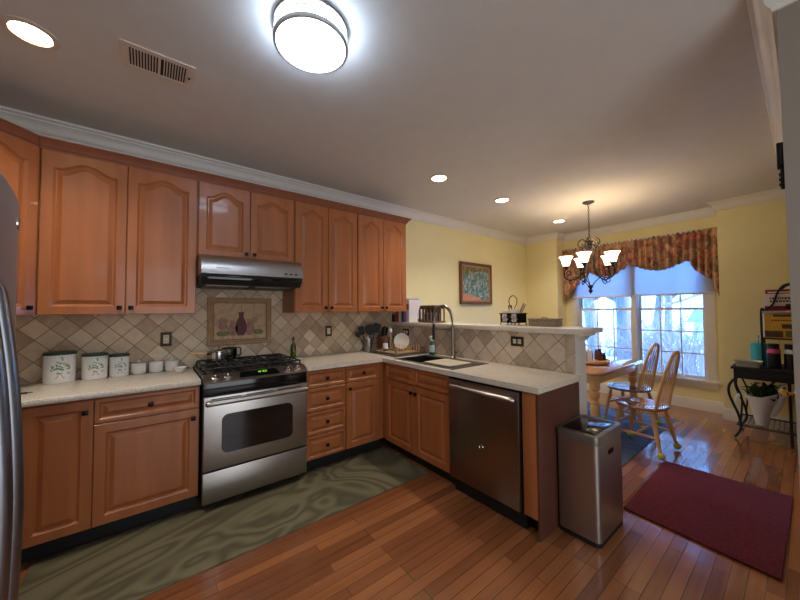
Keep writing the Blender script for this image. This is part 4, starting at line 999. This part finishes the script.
for y in (-.118, -.06, 0, .06, .118): tube(bm, [(-.08, y, .02), (-.08, y, .05), (-.08, y, .08), (-.08, y, .11), (-.08, y, .155)], [.012]*5, 8); tube(bm, [(.08, y, .02), (.08, y, .155)], .008, 8)
for y in (-.09, -.03, .03, .09): box(bm, -.085, .085, y-.02, y+.02, .18, .197, .004)
obj('frame', bm, 'carved_wood', cr_)
for k in range(6):
    jj = thing('spice_jar', 'small glass spice jar inside the carved wooden rack', 'jar', (2.235, -.60-.10+k*.04, 1.2655), 0, 'spice jars in the carved rack')
    obj('body', lathe(B(), [(0, 0), (.018, 0), (.019, .06), (.016, .07), (0, .07)], (0, 0, 0), 12), ['bag_brown', 'wine', 'olive'][k % 3], jj); obj('cap', lathe(B(), [(0, .0705), (.018, .0705), (.018, .095), (0, .095)], (0, 0, 0), 12), 'pewter', jj)
for k in range(5):
    sp2 = B(); y = -.60-.11+k*.055; x = 2.155; tube(sp2, [(x, y, 1.36), (x, y, 1.285)], .0025, 6); lathe(sp2, [(0, -.02), (.010, -.010), (.012, 0), (.006, .014), (0, .016)], (x, y, 1.275), 10, .4, 1)
    tag(obj('small_spoon', sp2, 'pewter'), 'small metal spoon hanging on the front of the carved rack', 'spoon', 'spoons on the carved rack')
# flatware caddy
cd = thing('flatware_caddy', 'black flatware caddy with loop handle and star motif on the bar', 'caddy', (2.30, -1.625, 1.2435))
bm = B(); w, l_ = .062, .090
for s_ in (-1, 1): box(bm, s_*w-.002, s_*w+.002, -l_, l_, .028, .108); box(bm, -w, w, s_*l_-.002, s_*l_+.002, .028, .108)
box(bm, -w, w, -l_, l_, .024, .028); box(bm, -.002, .002, -l_, l_, .028, .105); box(bm, -w, w, -.002, .002, .028, .105)
box(bm, -w-.006, -w-.002, -l_-.012, l_+.012, .104, .110); box(bm, w+.002, w+.006, -l_-.012, l_+.012, .104, .110); obj('bin', bm, 'black_gloss', cd)
for x in (-w, w):
    for y in (-l_, -.02, .02, l_): obj('foot', lathe(B(), [(0, .001), (.006, .001), (.008, .012), (.006, .024), (0, .024)], (x, y, 0), 10), 'pewter', cd)
bm = B(); tube(bm, [(0, -.004, .105), (0, -.012, .15), (0, -.036, .19), (0, -.036, .24), (0, 0, .268), (0, .036, .24), (0, .036, .19), (0, .012, .15), (0, .004, .105)], .0035, 7, smooth=4); obj('handle', bm, 'iron', cd)
for y0 in (-.046, .044):
    bm = B()
    for a in (0, 60, 120): 
        t_ = math.radians(a+20); tube(bm, [(-w-.003, y0+.034*math.cos(t_), .066+.034*math.sin(t_)), (-w-.003, y0-.036*math.cos(t_), .066-.036*math.sin(t_))], .0055, 5)
    obj('star_motif', bm, 'pewter', cd)
for (y, z, h, m, nm, lb) in ((.06, 0, .10, 'pewter', 'napkin_stack', 'folded white napkins in left bin of the black caddy'), (-.06, 0, .115, 'pewter', 'napkin_stack', 'folded white napkins in right bin of the black caddy')):
    tag(obj(nm, box(B(), 2.235, 2.29, -1.625+y*.8-.026, -1.625+y*.8+.026, 1.273, 1.273+h, .006), 'page'), lb, 'napkins')
tg = B(); tube(tg, [(2.33, -1.635, 1.28), (2.33, -1.715, 1.44)], .006, 6); tube(tg, [(2.33, -1.65, 1.28), (2.33, -1.73, 1.43)], .005, 6); tag(obj('serving_tongs', tg, 'pewter'), 'metal serving tongs leaning right in the black caddy', 'tongs')
for k, y in enumerate((-1.575, -1.60)):
    fk = B(); tube(fk, [(2.33, y, 1.275), (2.33, y+.01, 1.40)], .003, 6); box(fk, 2.329, 2.331, y+.003, y+.018, 1.395, 1.425, .0005); tag(obj('fork', fk, 'pewter'), ['metal fork at left in the black caddy', 'metal fork beside the caddy handle'][k], 'fork', 'forks in the caddy')
bs = thing('woven_box', 'low grey woven box on the bar right of the caddy', 'box', (2.30, -1.915, 1.2435))
obj('box_body', box(B(), -.06, .06, -.12, .11, .001, .052, .006), 'wicker', bs); obj('box_lid', box(B(), -.064, .064, -.124, .114, .0525, .066, .005), 'wicker', bs)
bm = B(); tube(bm, [(0, -.03, .064), (0, -.02, .072), (0, .02, .072), (0, .03, .064)], .003, 6); obj('pull', bm, 'iron', bs)

# ------------------------------------------------------------------ baker's rack
rx0, rx1, ry0, ry1 = 4.62, 5.22, -2.745, -3.60
bk_ = thing('bakers_rack', 'black iron bakers rack with drawer top at the right wall', 'rack', ((rx0+rx1)/2, (ry0+ry1)/2, 0))
obj('tabletop', box(B(), rx0, rx1, ry1, ry0, .735, .760, .004), 'black_matte', bk_, True)
obj('drawer_front', box(B(), rx0+.012, rx1-.01, ry1+.02, ry0-.02, .64, .7345, .003), 'black_matte', bk_, True)
for x in (rx0+.03, rx1-.04):
    for y, sg in ((ry0-.03, 1), (ry1+.03, -1), ((ry0+ry1)/2+.03, 0)):
        if sg == 0 and x > 5: continue
        bm = B(); o_ = sg*.045
        tube(bm, [(x, y-o_*.2, .645), (x, y+o_, .56), (x, y+o_*1.1, .45), (x, y-o_*.3, .25), (x, y-o_*.6, .12), (x-.0, y+o_*.2, .03), (x, y+o_*.5, .012)], .011, 8, smooth=5)
        if sg: tube(bm, [(x+.02, y-o_*.2, .645), (x+.02, y-o_*.1, .56), (x+.02, y-o_*.9, .42), (x+.01, y-o_*.6, .2)], .008, 8, smooth=5)
        obj('leg', bm, 'black_matte', bk_, True)
bm = B()
for y in (ry0-.03, ry1+.03): tube(bm, [(rx0+.03, y, .145), (rx1-.04, y, .145)], .006, 6)
for x in (rx0+.03, rx1-.04): tube(bm, [(x, ry0-.03, .145), (x, ry1+.03, .145)], .007, 6)
k = 1
while ry0-.03-k*.035 > ry1+.03: y = ry0-.03-k*.035; tube(bm, [(rx0+.03, y, .145), (rx1-.04, y, .145)], .0025, 5); k += 1
for i in range(1, 10): x = rx0+.03+i*.053; tube(bm, [(x, ry0-.03, .147), (x, ry1+.03, .147)], .0025, 5)
obj('wire_shelf', bm, 'black_matte', bk_, True)
hx0, hx1, hy0, hy1 = 4.88, 5.18, -2.965, -3.38
bm = B()
for x in (hx0, hx1):
    tube(bm, [(x, hy0, .76), (x, hy0, 1.33), (x, hy0-.03, 1.36), (x, hy0-.085, 1.42), (x, hy0-.12, 1.54), (x, hy0-.16, 1.61), (x, (hy0+hy1)/2, 1.63), (x, hy1+.16, 1.61), (x, hy1+.12, 1.54), (x, hy1+.085, 1.42), (x, hy1+.03, 1.36), (x, hy1, 1.33), (x, hy1, .76)], .0085, 8, smooth=5)
obj('hutch_frame', bm, 'black_matte', bk_, True)
for z in (1.05, 1.335): obj('hutch_shelf', box(B(), hx0-.008, hx1, hy1, hy0, z, z+.012, .002), 'black_matte' if z < 1.2 else 'can_trim', bk_, True)
# rack contents
def print_box(name, x0, x1, y0, y1, z0, z1, m, label, cat, bands):
    t = thing(name, label, cat, (x0, (y0+y1)/2, z0))
    obj('carton', box(B(), x0, x1, y1, y0, z0+.0005, z1, .004), m, t, True)
    for (a, b, c_, d_, mm) in bands:
        Y_ = lambda u: y0+(y1-y0)*u; Z_ = lambda v_: z0+(z1-z0)*v_
        obj('print', box(B(), x0-.0012, x0-.0002, Y_(b), Y_(a), Z_(c_), Z_(d_)), mm, t, True)
    return t
rdn = random.Random(5)
def wordrow(v0, v1, u0, u1, m, n=9):
    out = []; u = u0
    while u < u1:
        w = rdn.uniform(.02, .05); out.append((u, min(u+w, u1), v0, v1, m)); u += w+.015
    return out
print_box('snack_box', 4.897, 5.14, -2.985, -3.36, 1.348, 1.53, 'box_white', 'white and dark red snack box on the top shelf of the rack', 'box',
          [(.02, .98, .02, .30, 'box_red'), (.4, .75, .12, .40, 'bag_brown')]+wordrow(.52, .62, .12, .8, 'frame_wood')+wordrow(.68, .80, .12, .8, 'box_red'))
print_box('snack_box', 4.90, 5.10, -3.0, -3.34, 1.5305, 1.575, 'box_red', 'flat red box lying on top of the white snack box', 'box', [(.05, .95, .2, .5, 'box_white')])
print_box('coffee_bag', 4.897, 5.02, -2.985, -3.30, 1.063, 1.32, 'bag_yellow', 'yellow snack bag printed with dark panels on middle rack shelf', 'bag',
          [(.2, .8, .88, .97, 'bag_brown'), (.38, .95, .40, .58, 'bag_brown'), (.0, .4, .04, .30, 'bag_brown'), (.45, .95, .06, .32, 'bag_green')]+wordrow(.70, .76, .15, .8, 'box_red'))
tag(obj('cereal_box', box(B(), 5.03, 5.08, -3.2, -2.955+.01-.02, 1.063, 1.33, .003), 'white_plastic'), 'narrow white box behind the yellow bag', 'box')
def rjar(x, y, r, h, m, lid, label):
    t = thing('jar', label, 'jar', (x, y, .7605)); obj('body', lathe(B(), [(0, 0), (r, 0), (r, h*.72), (r*.8, h*.84), (0, h*.84)], (0, 0, 0), 22), m, t)
    obj('lid', lathe(B(), [(0, h*.841), (r*.84, h*.841), (r*.84, h), (0, h)], (0, 0, 0), 22), 'black_matte', t)
    obj('jar_band', lathe(B(), [(r+.0004, h*.62), (r+.0012, h*.62), (r+.0012, h*.72), (r*.9, h*.79), (r*.89, h*.79), (r+.0004, h*.62)], (0, 0, 0), 22), lid, t)
rjar(4.80, -3.045, .048, .25, 'jar_black', 'jar_pink', 'black jar with pink shoulder on the rack top')
rjar(4.82, -3.155, .045, .25, 'jar_black', 'white_plastic', 'black jar with pale print right of the pink one')
pt2 = thing('paper_roll', 'turquoise roll on a holder at the back of the rack top', 'roll', (4.98, -2.93, .7605))
obj('stand', lathe(B(), [(0, 0), (.06, 0), (.06, .008), (.005, .01), (.005, .30), (.014, .31), (.010, .33), (0, .333)], (0, 0, 0), 20), 'chrome', pt2)
obj('roll', lathe(B(), [(.02, .0105), (.062, .0105), (.062, .235), (.02, .235), (.02, .0105)], (0, 0, 0), 28), 'cyan_roll', pt2)
bm = B(); rings = [[(4.73+x*s_, -2.865+y*s_, z) for x, y in rrect(.13, .20, .02)] for s_, z in ((.8, .7612), (.98, .815), (1.06, .82), (1.06, .826), (.94, .824), (.78, .768))]
loft(bm, rings); tag(obj('paper_tray', bm, 'tray'), 'pale rectangular tray at the front of the rack top', 'tray')
wc = thing('watering_can', 'white plastic watering can filled with green leaves on lower shelf', 'watering can', (4.80, -2.93, .152))
bm = B(); rings = []
for u in [i/8 for i in range(9)]:
    z = .0+.30*u; sy_ = .045+.075*u**1.3; sx_ = .05+.05*u; cy_ = -.01-.01*u
    ring = []
    for a in [2*PI*k/24 for k in range(24)]:
        y = cy_+sy_*math.cos(a); dz = .05*max(0, -math.cos(a))*u
        ring.append((sx_*math.sin(a), y, z+dz))
    rings.append(ring)
for u in [i/8 for i in range(8, -1, -1)]:
    z = .012+.29*u; sy_ = .040+.073*u**1.3; sx_ = .045+.05*u; cy_ = -.01-.01*u
    rings.append([(sx_*math.sin(a), cy_+sy_*math.cos(a), z+.05*max(0, -math.cos(a))*u) for a in [2*PI*k/24 for k in range(24)]])
loft(bm, rings); obj('body', bm, 'white_plastic', wc)
bm = B(); tube(bm, [(0, .095, .275), (0, .14, .285), (0, .165, .24), (0, .168, .16), (0, .15, .10)], [.018, .013], 10, smooth=5); obj('handle', bm, 'white_plastic', wc)
bm = B(); tube(bm, [(0, -.08, .12), (0, -.13, .22), (0, -.16, .31), (0, -.21, .36)], [.03, .016], 12, smooth=4); obj('spout', bm, 'white_plastic', wc)
pl_ = B(); rd = random.Random(11)
for k in range(44):
    a = rd.uniform(0, 2*PI); r_ = rd.uniform(.02, .12); base = Vector((.03*math.cos(a), -.02+.03*math.sin(a), .24)); tip = Vector((r_*.8*math.cos(a), -.02+r_*1.3*math.sin(a), .34+rd.uniform(0, .09)))
    tube(pl_, [base, (base+tip)/2+Vector((0, 0, .03)), tip], .002, 5)
    for q_ in range(5):
        c_ = base+(tip-base)*(.4+.6*q_/4); d_ = Vector((rd.uniform(-1, 1), rd.uniform(-1, 1), rd.uniform(-.3, .8))).normalized(); s_ = d_.cross(Vector((0, 0, 1))).normalized(); ln_ = rd.uniform(.05, .075)
        P_ = [c_, c_+d_*ln_*.5+s_*ln_*.25, c_+d_*ln_, c_+d_*ln_*.5-s_*ln_*.25]; nn = d_.cross(s_)*.0012
        loft(pl_, [[p+nn for p in P_], [p-nn for p in P_]])
hp = obj('houseplant', pl_, 'leaf'); hp.location = (4.80, -2.93, .152); tag(hp, 'leafy green houseplant growing in the white watering can', 'plant')

# ------------------------------------------------------------------ outdoors
struct('ground', box(B(), 5.9, 60, -40, 40, -.8, -.6), 'lawn')
def branch(bm, p, d_, ln_, r_, lvl, rd):
    pts = [p]; dd = d_.copy(); n_ = 4
    for i in range(n_):
        dd = (dd+Vector((rd.uniform(-.25, .25), rd.uniform(-.25, .25), rd.uniform(-.06, .14)))).normalized(); pts.append(pts[-1]+dd*ln_/n_)
    tube(bm, pts, [r_, r_*.55], 6 if lvl > 1 else 4)
    if lvl <= 0: return
    for k in range(4 if lvl > 1 else 5):
        q_ = pts[rd.randint(1, n_)]; nd = (dd+Vector((rd.uniform(-1, 1), rd.uniform(-1, 1), rd.uniform(-.2, .8)))).normalized()
        branch(bm, q_, nd, ln_*rd.uniform(.5, .75), r_*.5, lvl-1, rd)
def tree(x, y, h, r_, seed, label, lean=(0, 0)):
    t = thing('bare_tree', label, 'tree', (x, y, -.6), 0, 'bare trees outside the window'); rd = random.Random(seed)
    pts = [(0, 0, 0.001), (lean[0]*.3, lean[1]*.3, h*.3), (lean[0], lean[1], h*.62)]
    bm = B(); tube(bm, [Vector(p) for p in pts], [r_, r_*.7], 12, smooth=4); obj('trunk', bm, 'bark', t)
    bm = B()
    for k in range(9):
        u = rd.uniform(.35, 1); p = Vector(pts[0]).lerp(Vector(pts[2]), u); branch(bm, p, Vector((rd.uniform(-1, 1), rd.uniform(-1, 1), rd.uniform(.2, 1))).normalized(), h*.35, r_*.4, 3, rd)
    obj('branches', bm, 'bark', t)
tree(10.5, .75, 6.5, .20, 21, 'bare tree with leaning trunk outside the left window', (.2, .55))
tree(11.8, .38, 7.5, .24, 22, 'thick upright bare tree outside, just left of the window mullion', (.1, .05))
tree(14.5, .2, 7, .15, 23, 'slender bare tree seen through the right window', (.1, -.4))
tree(22, 3.6, 9, .22, 24, 'distant bare tree far left beyond the lawn', (.3, .5))
tree(20, 1.0, 8, .18, 25, 'distant bare tree behind the shrubs at right', (-.2, -.3))
def shrub(x, y, w, h, seed, label):
    rd = random.Random(seed); bm = B()
    for k in range(46):
        p = Vector((rd.uniform(-w*.3, w*.3), rd.uniform(-w*.3, w*.3), 0)); d_ = Vector((p.x*1.6+rd.uniform(-.4, .4), p.y*1.6+rd.uniform(-.4, .4), 1)).normalized()
        branch(bm, p, d_, h*rd.uniform(.5, .9), .014, 2, rd)
    o = obj('bare_shrub', bm, 'twig'); o.location = (x, y, -.6); tag(o, label, 'shrub', 'bare shrubs outside the window')
shrub(7.9, -1.85, 1.2, 1.5, 31, 'dense twiggy shrub close outside the right window pane')
shrub(8.6, -1.0, 1.2, 1.5, 32, 'twiggy shrub outside, left part of the right window')
shrub(8.2, -.1, 1.1, 1.1, 33, 'lower twiggy shrub outside the left window')
shrub(9.8, -1.7, 1.3, 1.6, 34, 'twiggy shrub behind the nearest one at far right')
hs = thing('neighbour_house', 'pale neighbouring building with teal roof far beyond the shrubs', 'building', (27, -.2, -.6))
obj('wall', box(B(), 26, 30, -2.6, 1.0, -.599, .55), 'siding', hs, True)
obj('roof', prism(B(), [(25.6, .55), (30.4, .55), (28, 1.3)], 'y', -2.9, 1.3), 'teal_roof', hs, True)
